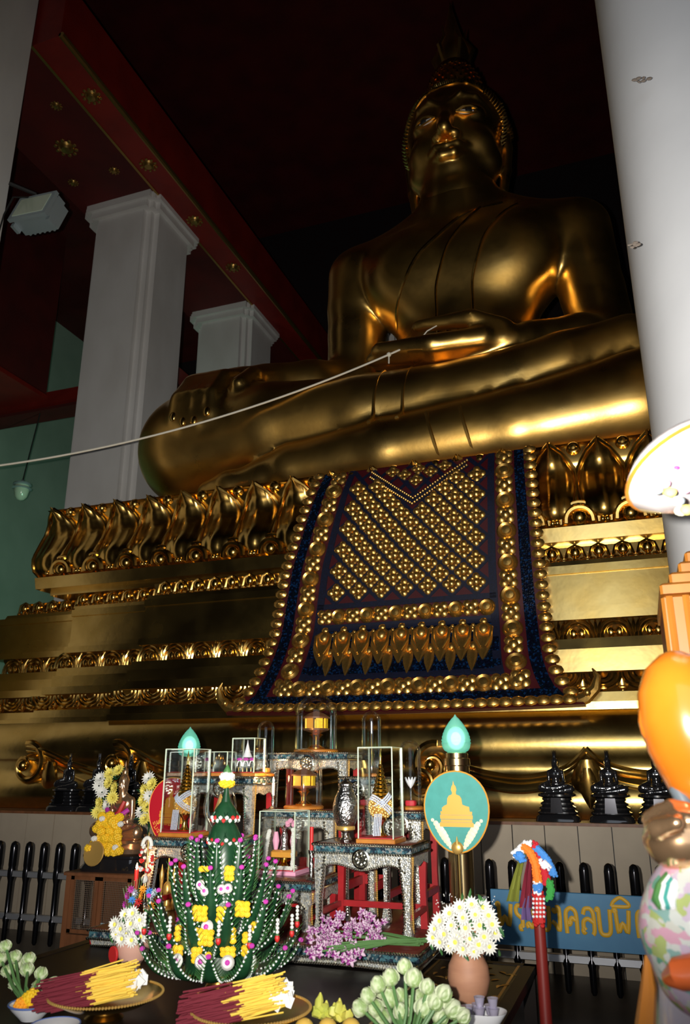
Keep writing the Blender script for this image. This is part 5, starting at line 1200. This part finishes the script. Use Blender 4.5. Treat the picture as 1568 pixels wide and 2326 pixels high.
for px, py, nx, ny in [(454, 2075, 3, 3), (446, 2120, 3, 2), (468, 2130, 3, 3), (504, 2078, 2, 3), (551, 2065, 3, 3), (524, 2125, 2, 3), (404, 2120, 1, 3), (403, 2160, 2, 2), (447, 2170, 2, 3), (473, 2182, 1, 3), (518, 2162, 3, 2), (561, 2160, 2, 2), (558, 2130, 1, 2), (464, 1974, 2, 1), (521, 1984, 2, 3), (578, 2106, 1, 2)]:
    t_ = M(); p0 = on_tower(px, py, .255 if py > 2050 else .16)
    for i in range(nx):
        for j in range(ny): t_.add(M(list(mg.v), list(mg.f)), T3(*(p0 + Vector(((i - (nx - 1) / 2) * .021, random.uniform(-.004, .004), (j - (ny - 1) / 2) * .019))), rz=i + j, s=.0135))
    sub(bs, 'marigold_patch', t_, 'petal_yellow')
for px, py in [(387, 2085), (498, 2095), (568, 2105), (631, 2090), (664, 2080), (676, 2060), (330, 2075)]:
    p = on_tower(px, py, .30 if 380 < px < 600 else .33); m = M()
    for k in range(4): m.add(ball(.0085, 8, 5, (0, 0, -k * .015), (1, 1, .9)))
    o = sub(bs, 'flower_pendant', m, 'petal_white'); o.location = p; obj('red_drop', ball(.011, 8, 6, (0, 0, -.068), (1, 1, 1.5)), 'petal_red', o); obj('drop_cap', ball(.009, 8, 5, (0, 0, -.056), (1, 1, .6)), 'leaf_green', o)
# ------------------------------------------------------------------ clay vases with white daisies
random.seed(31)
vz = atZ(1068, 2283, .62)
vase('clay_vase', 'red clay vase with ear handle holding white daisies at the table corner', [(.045, 0), (.05, .01), (.075, .05), (.088, .10), (.082, .15), (.055, .20), (.047, .235), (.052, .27), (.062, .30), (.058, .305), (.04, .29)], 'clay', (vz[0], vz[1], .617), None, 1)
bl = px_blooms([(1045, 2062), (1072, 2055), (1098, 2062), (1022, 2075), (1052, 2085), (1080, 2078), (1110, 2080), (1000, 2092), (1026, 2102), (1058, 2108), (1090, 2102), (1118, 2100), (988, 2110), (1010, 2122), (1040, 2128), (1068, 2132), (1100, 2128), (1000, 2140), (1022, 2150), (1052, 2155), (1078, 2160), (1112, 2150), (985, 2130), (1125, 2118), (1088, 2145), (1035, 2140)], vz[1] - .075, vz[0], .9)
bt = bouquet('daisy_bouquet', 'full bunch of white daisies with yellow centres in the red clay vase', 'flowers', (vz[0], vz[1], .92), bl, .036, (vz[0], vz[1], .93))
m = M()
for i in range(60): p = atY(random.uniform(985, 1130), random.uniform(2030, 2080), vz[1] + random.uniform(0, .06)); m.add(ico(.0028, tuple(Vector(p) - Vector((vz[0], vz[1], .92)))))
sub(bt, 'baby_breath', m, 'petal_white')['kind'] = 'stuff'
vz = atZ(296, 2228, .62)
vase('pink_vase', 'pinkish clay vase tied with red ribbon holding white daisies', [(.05, 0), (.052, .01), (.035, .04), (.04, .07), (.075, .12), (.08, .16), (.06, .18), (.052, .185)], 'clay_pink', (vz[0], vz[1], .617)); 
o = tag(obj('red_ribbon_bow', lathe([(.035, -.004), (.036, 0), (.034, .006), (.001, .006)], 18).xf(T3(rx=R(90))), 'ribbon_red'), 'red ribbon disc tied on the pinkish clay vase', 'ribbon'); o.location = (vz[0] - .045, vz[1] - .083, .74); o.rotation_euler = (0, 0, R(-25))
bl = px_blooms([(262, 2100), (285, 2078), (302, 2075), (275, 2110), (298, 2098), (318, 2090), (265, 2120), (288, 2122), (308, 2115), (325, 2110), (278, 2132), (300, 2135), (320, 2128)], vz[1] - .06, vz[0], .85)
bouquet('daisy_bouquet', 'smaller bunch of white daisies in the pinkish vase beside the leaf tower', 'flowers', (vz[0], vz[1], .80), bl, .036, (vz[0], vz[1], .80))
# tinsel flowers and hanging garland near the red candle
t = thing('tinsel_bouquet', 'glittering bouquet of violet, silver and orange tinsel flowers by the red candle', 'flowers', (-2.78, 4.17, .708)); random.seed(4)
for i, (px, py) in enumerate([(290, 2035), (308, 2028), (322, 2035), (300, 2045), (315, 2048), (332, 2050), (285, 2055), (345, 2040), (325, 2020), (340, 2025), (310, 2060), (335, 2062), (298, 2020), (352, 2028), (345, 2058)]):
    p = Vector(atY(px, py, 4.15)) - Vector((-2.78, 4.17, .708)); mm = ['petal_magenta', 'crystal', 'petal_orange', 'garland_blue', 'petal_red', 'silver_bead'][i % 6]; sub(t, 'tinsel_flower', mum_mesh(9, 2).xf(frame(p, (random.uniform(-.6, .6), -1, random.uniform(-.2, .6)), s=.026)), mm, smooth=0)
m = M()
for i in range(8): m.add(tube([(0, 0, .0), (-.06 + i * .018, -.02, .2 + .01 * i)], .002, 4))
sub(t, 'stems', m, 'stem_green'); sub(t, 'cup', lathe([(.03, 0), (.035, .01), (.04, .09), (.038, .09)], 16), 'brass')
t = thing('jasmine_garland', 'white and red jasmine garland looped on a slim stand by the tall table', 'garland', (atY(336, 1930, 4.28)[0], 4.28, .708)); random.seed(9)
sub(t, 'stand', lathe([(.035, 0), (.036, .01), (.006, .02), (.006, .48), (.001, .49)], 12), 'brass')
sub(t, 'white_arc', tube([(.03 * math.cos(a), -.012, .41 + .045 * math.sin(a)) for a in [pi * k / 10 for k in range(11)]], .011, 8), 'petal_white')
for i in range(34):
    a = random.uniform(0, 6.28); z = random.uniform(.27, .42); r = .030 * math.sin((z - .24) / .19 * pi) + .008; sub(t, 'garland_flower', ico(.011, (r * math.cos(a), r * math.sin(a) - .012, z)), 'petal_white' if i % 2 else 'petal_red')
sub(t, 'tassel', ball(.02, 8, 6, (0, -.012, .235), (1, 1, 1.2)), 'petal_white')
# ------------------------------------------------------------------ orchids on the altar base
orc = M()
for i in range(5): orc.add(petal(1, .62, .35, .1, 4), T3(rz=2 * pi * i / 5))
orc.add(ball(.2, 6, 4, (0, 0, .1)))
ORC = shared('orchid', orc, 'petal_purple', 60); random.seed(17)
ob = thing('orchid_bundle', 'bundle of purple and white orchids laid on the red altar base', 'flowers', (-1.45, 4.24, .706)); b0 = Vector((-1.45, 4.24, .706)); stems = M(); k = 0
while k < 95:
    px, py = random.uniform(700, 882), random.uniform(2070, 2192); e = ((px - 785) / 98) ** 2 + ((py - 2128 + (px - 785) * .10) / 58) ** 2
    if e > 1: continue
    p = Vector(atY(px, py, 4.30 - (py - 2070) / 122 * .27)) - b0
    if p.z < .012: p = Vector(atZ(px, py, .72)) - b0
    inst('orchid', ORC, ob, frame(p, (random.uniform(-.7, .7), -1, random.uniform(-.1, 1.0)), (random.uniform(-1, 1), 0, 1), s=random.uniform(.022, .030))); k += 1
e0 = Vector(atZ(950, 2140, .735)) - b0
for i in range(16):
    q = Vector(atZ(random.uniform(730, 860), random.uniform(2105, 2165), .73)) - b0; stems.add(tube([tuple(q), tuple((q + e0) / 2 + Vector((0, 0, .01))), tuple(e0 + Vector((random.uniform(0, .06), random.uniform(-.035, .035), random.uniform(-.015, .02))))], .0045, 5))
sub(ob, 'stems', stems, 'stem_green')
# ------------------------------------------------------------------ garland post
gpx, gpy = -.555, 4.22
gp_ = thing('garland_post', 'dark red post with beaded garlands and scarves tied round its top', 'post', (gpx, gpy, 0))
sub(gp_, 'pole', lathe([(.035, 0), (.03, .02), (.026, .9), (.024, 1.16), (.018, 1.19), (.001, 1.20)], 14), 'wood_red')
def hang(pts, r, material, name='garland', Y=gpy - .05, beads=None):
    P = smooth_path([Vector(atY(px, py, Y + dy)) - Vector((gpx, gpy, 0)) for px, py, dy in pts for _ in (0,)], 0); Q = []
    for a, b in zip(P, P[1:]):
        for i in range(5): Q.append(Vector(a).lerp(Vector(b), i / 5))
    Q.append(Vector(P[-1])); Q = smooth_path([tuple(q) for q in Q], 3); m = tube(Q, r, 8)
    for i in range(len(Q) * 5):
        q = Vector(Q[i % len(Q)]); a = random.uniform(0, 6.28); m.add(ico(r * .42, (q.x + r * .85 * math.cos(a), q.y - r * .6 * abs(math.sin(a)), q.z + r * .6 * math.sin(a))))
    return sub(gp_, name, m, material)
random.seed(6)
hang([(1190, 1922, -.01), (1205, 1935, -.02), (1216, 1960, -.02), (1221, 1990, -.02), (1222, 2004, -.02)], .019, 'garland_orange')
hang([(1218, 1925, .02), (1238, 1945, .02), (1252, 1970, .02), (1258, 1988, .02)], .018, 'garland_blue')
hang([(1212, 1918, .03), (1225, 1950, .03), (1238, 1985, .03), (1240, 2005, .03)], .022, 'garland_red')
hang([(1200, 1915, .0), (1182, 1932, 0), (1172, 1940, 0)], .021, 'garland_white'); hang([(1186, 1950, -.02), (1178, 1942, -.02)], .022, 'garland_blue')
hang([(1222, 2004, -.02), (1222, 2024, -.02)], .020, 'garland_white'); hang([(1222, 2012, -.024), (1222, 2018, -.024)], .0205, 'garland_blue'); hang([(1232, 1958, .0), (1243, 1970, .0)], .019, 'garland_white')
hang([(1248, 2002, .02), (1252, 2020, .02), (1248, 2042, .02)], .017, 'garland_green'); hang([(1222, 2030, -.01), (1226, 2060, -.01), (1226, 2095, -.01)], .026, 'petal_red', 'flower_tassel')
m = M()
for i in range(20):
    p = Vector(atY(1212 + (i % 4) * 8, 2042 + (i // 4) * 10, gpy - .085)) - Vector((gpx, gpy, 0)); m.add(ico(.007, tuple(p)))
sub(gp_, 'white_buds', m, 'garland_white')
def scarf(pts, material, w0=.03):
    v = []; f = []
    for i, (px, py) in enumerate(pts):
        p = Vector(atY(px, py, gpy - .03)) - Vector((gpx, gpy, 0)); ww = w0 * (.4 + i / len(pts))
        for k in range(7): s = -1 + k / 3; v.append((p.x + s * ww, p.y - .012 * math.sin(k * 2.2 + i * .5), p.z))
    for i in range(len(pts) - 1): f += [(i * 7 + k, i * 7 + k + 1, (i + 1) * 7 + k + 1, (i + 1) * 7 + k) for k in range(6)]
    n = len(v); v += [(x, y + .004, z) for x, y, z in v]; f += [tuple(reversed([q + n for q in g_])) for g_ in f]
    sub(gp_, 'scarf', M(v, f), material, smooth=60)
scarf([(1196, 1925), (1185, 1955), (1176, 1990), (1170, 2020), (1165, 2048)], 'scarf_olive', .024); scarf([(1206, 1940), (1200, 1985), (1196, 2030), (1195, 2062)], 'scarf_maroon', .026); scarf([(1200, 2035), (1196, 2060), (1198, 2090)], 'scarf_violet', .026)
# ------------------------------------------------------------------ foreground offerings
def lotus_bunch(label, pts, foot, size, Y):
    t = thing('lotus_bud_bunch', label, 'flowers', foot); b0 = Vector(foot)
    bd = M(); bd.add(lathe([(.12, -.08), (.45, .05), (.62, .35), (.66, .62), (.56, .95), (.34, 1.2), (.01, 1.36)], 14))
    for i in range(5): a = 2 * pi * i / 5; bd.add(petal(.95, .70, -.35, .06, 4), frame((.52 * math.cos(a), .52 * math.sin(a), .15), (math.cos(a), math.sin(a), -.30)))
    BM = bpy.data.meshes.get('lotus_bud_mesh') or shared('lotus_bud_mesh', bd, 'lotus_bud', 60)
    for i, (px, py) in enumerate(pts):
        p = Vector(atY(px, py, Y + random.uniform(-.05, .05))) - b0; d = (p - Vector((random.uniform(-.02, .02), random.uniform(-.02, .02), 0))).normalized(); d = (d + Vector((0, -.05, .1))).normalized()
        o = inst('lotus_bud', BM, t, frame(p, d, (0, 1, 0), s=size * random.uniform(.88, 1.12)))
        obj('stem', tube([tuple(p), tuple(p * .5 + Vector((0, -.01, .0))), (random.uniform(-.03, .03), random.uniform(-.02, .02), .012)], .006, 6), 'stem_green', t)
random.seed(12)
f_ = atZ(930, 2400, .62)
lotus_bunch('pale green lotus buds fanned out beside the fruit', [(921, 2212), (893, 2238), (939, 2242), (867, 2252), (968, 2258), (845, 2275), (877, 2264), (912, 2276), (950, 2280), (1000, 2272), (830, 2300), (862, 2302), (980, 2292), (1015, 2306), (1040, 2318), (915, 2316), (958, 2310), (990, 2324), (880, 2326), (895, 2285), (930, 2296)], (f_[0], f_[1], .635), .042, f_[1] + .10)
f_ = atZ(10, 2330, .62)
lotus_bunch('pale green lotus buds lying behind the bowl of marigolds', [(15, 2158), (5, 2185), (36, 2182), (65, 2188), (38, 2198), (62, 2212), (90, 2222), (18, 2212), (36, 2240), (115, 2242), (138, 2256), (120, 2262), (85, 2245)], (f_[0] - .02, f_[1] + .14, .635), .038, f_[1] + .30)
def incense_tray(label, lab2, c, r, seed):
    t = thing('brass_tray', label, 'tray', (c[0], c[1], .617)); pr_ = [(r * .32, 0), (r * .34, .01), (r * .22, .025), (r * .24, .045), (r * .7, .055), (r * .98, .085), (r, .092), (r * .95, .088), (r * .68, .062), (.001, .058)]
    sub(t, 'dish', lathe(pr_, 40), 'brass'); sub(t, 'beaded_rim', rope([(r * math.cos(a), r * math.sin(a), .092) for a in [2 * pi * i / 60 for i in range(61)]], .006), 'gold_bead')['kind'] = 'stuff'
    s = thing('incense_sticks', lab2, 'incense', (c[0], c[1], .679)); random.seed(seed); A, Bm = M(), M()
    for i in range(330):
        a = R(28 + random.gauss(0, 7)); off = random.uniform(-r * .62, r * .62); z = max(0, random.uniform(0, .09) * (1 - abs(off) / (r * .75))); d = Vector((math.cos(a), math.sin(a) * .95, .16 + random.uniform(-.05, .1))); o = Vector((-.06 + random.uniform(-.05, .05), -.03 + random.uniform(-.02, .02), z + .02)) + Vector((-math.sin(R(28)), math.cos(R(28)), 0)) * off * .8
        p0, p1, p2 = o - d * r * .72, o + d * r * .02, o + d * r * .70
        if p0.z < .006: p0.z = .006
        A.add(tube([tuple(p0), tuple(p1)], .0034, 4)); Bm.add(tube([tuple(p1), tuple(p2)], .0028, 4))
    sub(s, 'maroon_ends', A, 'sticks_maroon')['kind'] = 'stuff'; sub(s, 'yellow_ends', Bm, 'sticks_yellow')['kind'] = 'stuff'
    for i in range(26):
        off = random.uniform(-r * .6, r * .55); d = Vector((math.cos(R(28)), math.sin(R(28)), .2)); o = Vector((-math.sin(R(28)), math.cos(R(28)), 0)) * off * .8 + d * r * random.uniform(.35, .62) + Vector((0, 0, .05)); sub(s, 'gold_leaf_paper', box(-.028, .028, -.001, .001, -.018, .018).xf(T3(*o, rz=R(random.uniform(-40, 40)), rx=R(random.uniform(-40, 40)), ry=R(random.uniform(-50, 30)))), 'paper_white')
c1 = atZ(240, 2268, .69); incense_tray('brass tray piled with incense next to the marigold bowl', 'incense sticks with maroon ends piled on the tray by the marigold bowl', c1, .22, 1)
c2 = atZ(570, 2302, .69); incense_tray('brass tray piled with incense in front of the leaf tower', 'incense sticks with maroon ends piled on the tray before the leaf tower', c2, .22, 2)
c = atZ(72, 2300, .64); t = thing('enamel_bowl', 'white and blue enamel bowl holding marigold heads', 'bowl', (c[0], c[1], .617)); sub(t, 'bowl', lathe([(.04, 0), (.045, .006), (.08, .04), (.09, .055), (.086, .055), (.07, .035), (.001, .012)], 26), 'enamel_white'); sub(t, 'blue_rim', tube([(.089 * math.cos(a), .089 * math.sin(a), .055) for a in [2 * pi * i / 30 for i in range(31)]], .004, 6), 'enamel_blue')
for i in range(9):
    a = i * 2.4; r = .016 * i ** .5 * 1.1; o = tag(bpy.data.objects.new('loose_marigold', MGO if i % 4 == 3 else MG), 'loose marigold head heaped in the white enamel bowl', 'flower', 'marigold heads in the enamel bowl'); COL.objects.link(o); o.location = (c[0] + r * math.cos(a), c[1] + r * math.sin(a), .617 + .052 + (.026 if i < 3 else .004)); o.scale = (.026,) * 3; o.rotation_euler = (i, i * 2, 0)
c = atZ(172, 2324, .62); t = thing('enamel_dish', 'shallow white dish with blue rim under the incense tray', 'dish', (c[0] + .0, c[1] - .12, .617)); sub(t, 'dish', lathe([(.05, 0), (.055, .005), (.09, .03), (.086, .03), (.05, .01), (.001, .01)], 24), 'enamel_white'); sub(t, 'blue_rim', tube([(.089 * math.cos(a), .089 * math.sin(a), .03) for a in [2 * pi * i / 30 for i in range(31)]], .003, 6), 'enamel_blue')
# bananas, oranges
c = atZ(752, 2300, .66); t = thing('banana_hand', 'hand of small green-yellow bananas beside the lotus buds', 'bananas', (c[0], c[1], .617)); random.seed(14)
for i, (px, py) in enumerate([(718, 2288), (728, 2262), (742, 2280), (760, 2285), (772, 2275), (782, 2290), (795, 2300), (735, 2298), (755, 2300), (775, 2305)]):
    tip = Vector(atY(px, py, c[1] - .02 + .012 * (i % 3))) - Vector((c[0], c[1], .617)); b_ = Vector((.0, .03, .02)); mid = (tip + b_) / 2 + Vector(((tip.x) * .5, -.04, .01))
    sub(t, 'banana', tube([tuple(b_), tuple((b_ + mid) / 2 + Vector((0, -.01, .0))), tuple(mid), tuple((mid + tip) / 2), tuple(tip), tuple(tip + Vector((0, 0, .012)))], [.008, .016, .019, .017, .009, .003], 8), 'banana')
sub(t, 'stalk', tube([(0, .04, .0), (.0, .05, .05)], .014, 8), 'stem_green')
orm = ball(1, 16, 10); orm.add(ball(.12, 6, 4, (0, 0, .97), (1, 1, .5))); ORG = shared('orange_fruit', orm, 'fruit_orange', 180)
p = Vector(atZ(672, 2316, .66))
for i in range(6):
    o = tag(bpy.data.objects.new('orange', ORG), 'yellow-orange fruit heaped in front of the bananas', 'fruit', 'oranges before the bananas'); COL.objects.link(o); q = p + Vector(cR) * (.085 * (i % 3)) + Vector((0, -.088 * (i // 3), 0)); o.location = (q.x + .06, q.y - .06, .652); o.scale = (.036, .036, .034); o.rotation_euler = (.3 * i, .5, i)
# basin of small cups
c = atZ(1093, 2318, .63); t = thing('basin', 'white oval basin of little cups below the clay vase', 'basin', (c[0], c[1], .617)); sub(t, 'bowl', ring_loft([(0, .07, .05), (.01, .075, .055), (.045, .10, .075), (.048, .10, .075), (.047, .094, .07), (.02, .07, .05)], 30, 2.4), 'enamel_white')
cu_ = lathe([(.012, 0), (.014, .003), (.020, .03), (.022, .034), (.019, .033), (.001, .026)], 14); CU = shared('tea_cup', cu_, 'cup_violet')
for i, (dx, dy, dz) in enumerate([(-.05, 0, .02), (0, -.02, .022), (.05, 0, .02), (-.02, .035, .022), (.03, .035, .022), (-.005, .012, .052), (.045, .02, .05)]):
    o = tag(bpy.data.objects.new('tea_cup', CU), 'little violet-grey cup stacked in the white basin', 'cup', 'cups in the white basin'); COL.objects.link(o); o.location = (c[0] + dx, c[1] + dy, .617 + dz + .004)
# ------------------------------------------------------------------ carved cabinet and porcelain figure close by
cbx = atY(1507, 1400, 3.3)[0]
t = thing('carved_cabinet', 'orange carved wooden shrine cabinet standing before the white pillar', 'cabinet', (cbx + .5, 3.3, 0))
sub(t, 'carcass', box(-.49, .50, .04, .75, 0, 2.2), 'wood_red')
for sx in (-1, 1):
    p_ = M().add(bbox(sx * .44 - .06, sx * .44 + .06, 0, .08, .08, 2.2, .012)).add(tube([(sx * .44 - .03, -.006, .1), (sx * .44 - .03, -.006, 2.19)], .014, 6)).add(tube([(sx * .44 + .03, -.006, .1), (sx * .44 + .03, -.006, 2.19)], .014, 6)); sub(t, 'pilaster', p_, 'wood_orange')
for k, (e, z) in enumerate(((.0, 2.2), (.04, 2.245), (.08, 2.29), (.11, 2.335))): sub(t, 'cornice', bbox(-.50 + e, .52 - e, -.015 + e * .5, .76, z, z + .045, .01), 'wood_orange')
sub(t, 'door', bbox(-.37, .37, .01, .05, .2, 2.1, .01), 'wood_orange'); sub(t, 'plinth', bbox(-.53, .54, -.015, .78, 0, .1, .01), 'wood_orange')
FX, FY = .50, 2.30
pf = thing('porcelain_figure', 'glazed porcelain figure in a flowered robe with gilded fist round a dark staff', 'figure', (FX, FY, 0))
def FP(px, py, Y): return tuple(Vector(atY(px, py, Y)) - Vector((FX, FY, 0)))
Y0, K = 2.08, 1.72
sub(pf, 'plinth', ring_loft([(0, .60, .42), (.03, .62, .44), (.07, .60, .42), (.14, .58, .40), (.16, .60, .42)], 28, 5), 'glaze_rust')
sub(pf, 'robe', lathe([(.56, .16), (.58, .22), (.575, .5), (.565, .85), (.55, 1.1), (.52, 1.22), (.46, 1.34), (.38, 1.56), (.26, 1.72), (.12, 1.80)], 44, True, 1, .66), 'glaze_lilac', smooth=180)
sub(pf, 'robe_trim', tube([FP(1466, 2620, 2.16), FP(1467, 2326, 2.13), FP(1474, 2240, 2.12), FP(1471, 2170, 2.12)], [.03, .022, .017, .006], 8), 'wood_orange')
S = SDF((-1.0, -.75, .8), (.6, .4, 1.9), .02)
a0, a1, a2, a3 = FP(1604, 1985, Y0), FP(1592, 2055, Y0), FP(1592, 2115, Y0), FP(1604, 2190, Y0)
S.chain([(*a0, .070), (*a1, .112), (*a2, .126), (*a3, .112)], .015); S.cap(a0, (.06, -.03, 1.62), .07, .17, .03); S.cap(a2, (.06, .0, 1.30), .11, .15, .03)
sub(pf, 'sleeve', S.mesh(1), 'glaze_flowers', smooth=180)
for k, (dx, mm) in enumerate(((0, 'leaf_green'), (9, 'enamel_white'), (18, 'fan_green'), (30, 'enamel_white'))): sub(pf, 'sleeve_band', tube([FP(1517 + dx, 1985, Y0 - .055), FP(1500 + dx, 2015, Y0 - .085), FP(1493 + dx, 2045, Y0 - .10), FP(1500 + dx, 2062, Y0 - .115)], [.006, .011, .012, .006], 8), mm)
sub(pf, 'cuff', tube([FP(1518, 2222, Y0 - .10), FP(1545, 2212, Y0 - .13), FP(1590, 2205, Y0 - .14), FP(1640, 2210, Y0 - .10)], [.016, .032, .036, .03], 10), 'glaze_rust')
q = Vector(FP(1545, 1908, Y0 - .03)); S = SDF(tuple(q - Vector((.2, .2, .2))), tuple(q + Vector((.35, .25, .22))), .0065); S.ell(tuple(q), (.078, .075, .068), .02); S.cap(tuple(q + Vector((.03, .02, -.01))), tuple(q + Vector((.24, .13, -.02))), .055, .075, .03)
for px, py, r in ((1481, 1862, .019), (1503, 1848, .020), (1528, 1838, .020), (1553, 1842, .019)):
    k_ = Vector(FP(px, py, Y0 - .05)); S.chain([(*(k_ + Vector((.045, .06, -.012))), r * 1.1), (*k_, r * 1.08), (*(k_ + Vector((.012, -.03, -.018))), r), (*(k_ + Vector((.03, -.028, -.040))), r * .9)], .007)
S.chain([(*(q + Vector((-.055, -.01, .0))), .024), (*(q + Vector((-.045, -.06, .025))), .021), (*(q + Vector((-.005, -.085, .04))), .017)], .008)
sub(pf, 'fist', S.mesh(1), 'glaze_gold', smooth=180)
sub(pf, 'staff', tube([FP(1690, 2080, Y0 + .02), FP(1582, 1868, Y0 - .02), FP(1540, 1800, Y0), FP(1585, 1500, Y0 + .12), FP(1590, 1120, Y0 + .12)], [.019, .019, .019, .018, .016], 10), 'staff_grey')
g_ = Vector(FP(1572, 1660, Y0 + .03)); sub(pf, 'gourd', lathe([(.001, -.106), (.025, -.10), (.050, -.07), (.064, -.02), (.066, .02), (.058, .06), (.040, .092), (.016, .108), (.001, .112)], 28).xf(T3(*g_, ry=R(-8), s=K)), 'glaze_orange', smooth=180)
sub(pf, 'gourd_side_lobe', ball(.03 * K, 14, 8, tuple(g_ + Vector((-.042, -.01, .012)) * K), (.9, .7, 1.3)), 'glaze_orange')
c_ = Vector(FP(1562, 1060, Y0 + .12)); cm = lathe([(.001, -.052), (.04, -.048), (.075, -.032), (.100, -.008), (.102, .006), (.085, .024), (.05, .042), (.001, .052)], 30); sub(pf, 'canopy', cm.xf(T3(*c_, ry=R(-24), rx=R(-14), s=K)), 'glaze_white', smooth=180)
sub(pf, 'canopy_rim', tube([tuple(T3(*c_, ry=R(-24), rx=R(-14), s=K) @ Vector((.1025 * math.cos(a), .1025 * math.sin(a), 0))) for a in [2 * pi * i / 36 for i in range(37)]], .006, 6), 'wood_orange')
for i, (px, py, mm) in enumerate(((1492, 1112, 'floodlight_grey'), (1508, 1098, 'petal_pink'), (1522, 1118, 'petal_paleyellow'), (1537, 1062, 'petal_magenta'), (1540, 1138, 'floodlight_grey'), (1556, 1110, 'petal_pink'), (1560, 1158, 'petal_paleyellow'), (1548, 1160, 'fan_pale'))):
    sub(pf, 'painted_blossom', ball(.017 if i != 3 else .007, 10, 6, FP(px, py, Y0 - .04 + .015 * (i % 3)), (1, .5, .8)), mm)
S = SDF((-1.2, -1.3, 5.2), (1.2, 1.2, 8.6), .07); buddha_head(S, True); hm = S.mesh().xf(T3(0, 0, 1.76 - 5.4 * .125, s=.125)); sub(pf, 'head', hm, 'glaze_white', smooth=180)
sub(pf, 'cap', lathe([(.117, 1.975), (.122, 2.02), (.108, 2.09), (.06, 2.15), (.001, 2.165)], 24).xf(T3(0, .006, 0)), 'staff_grey')
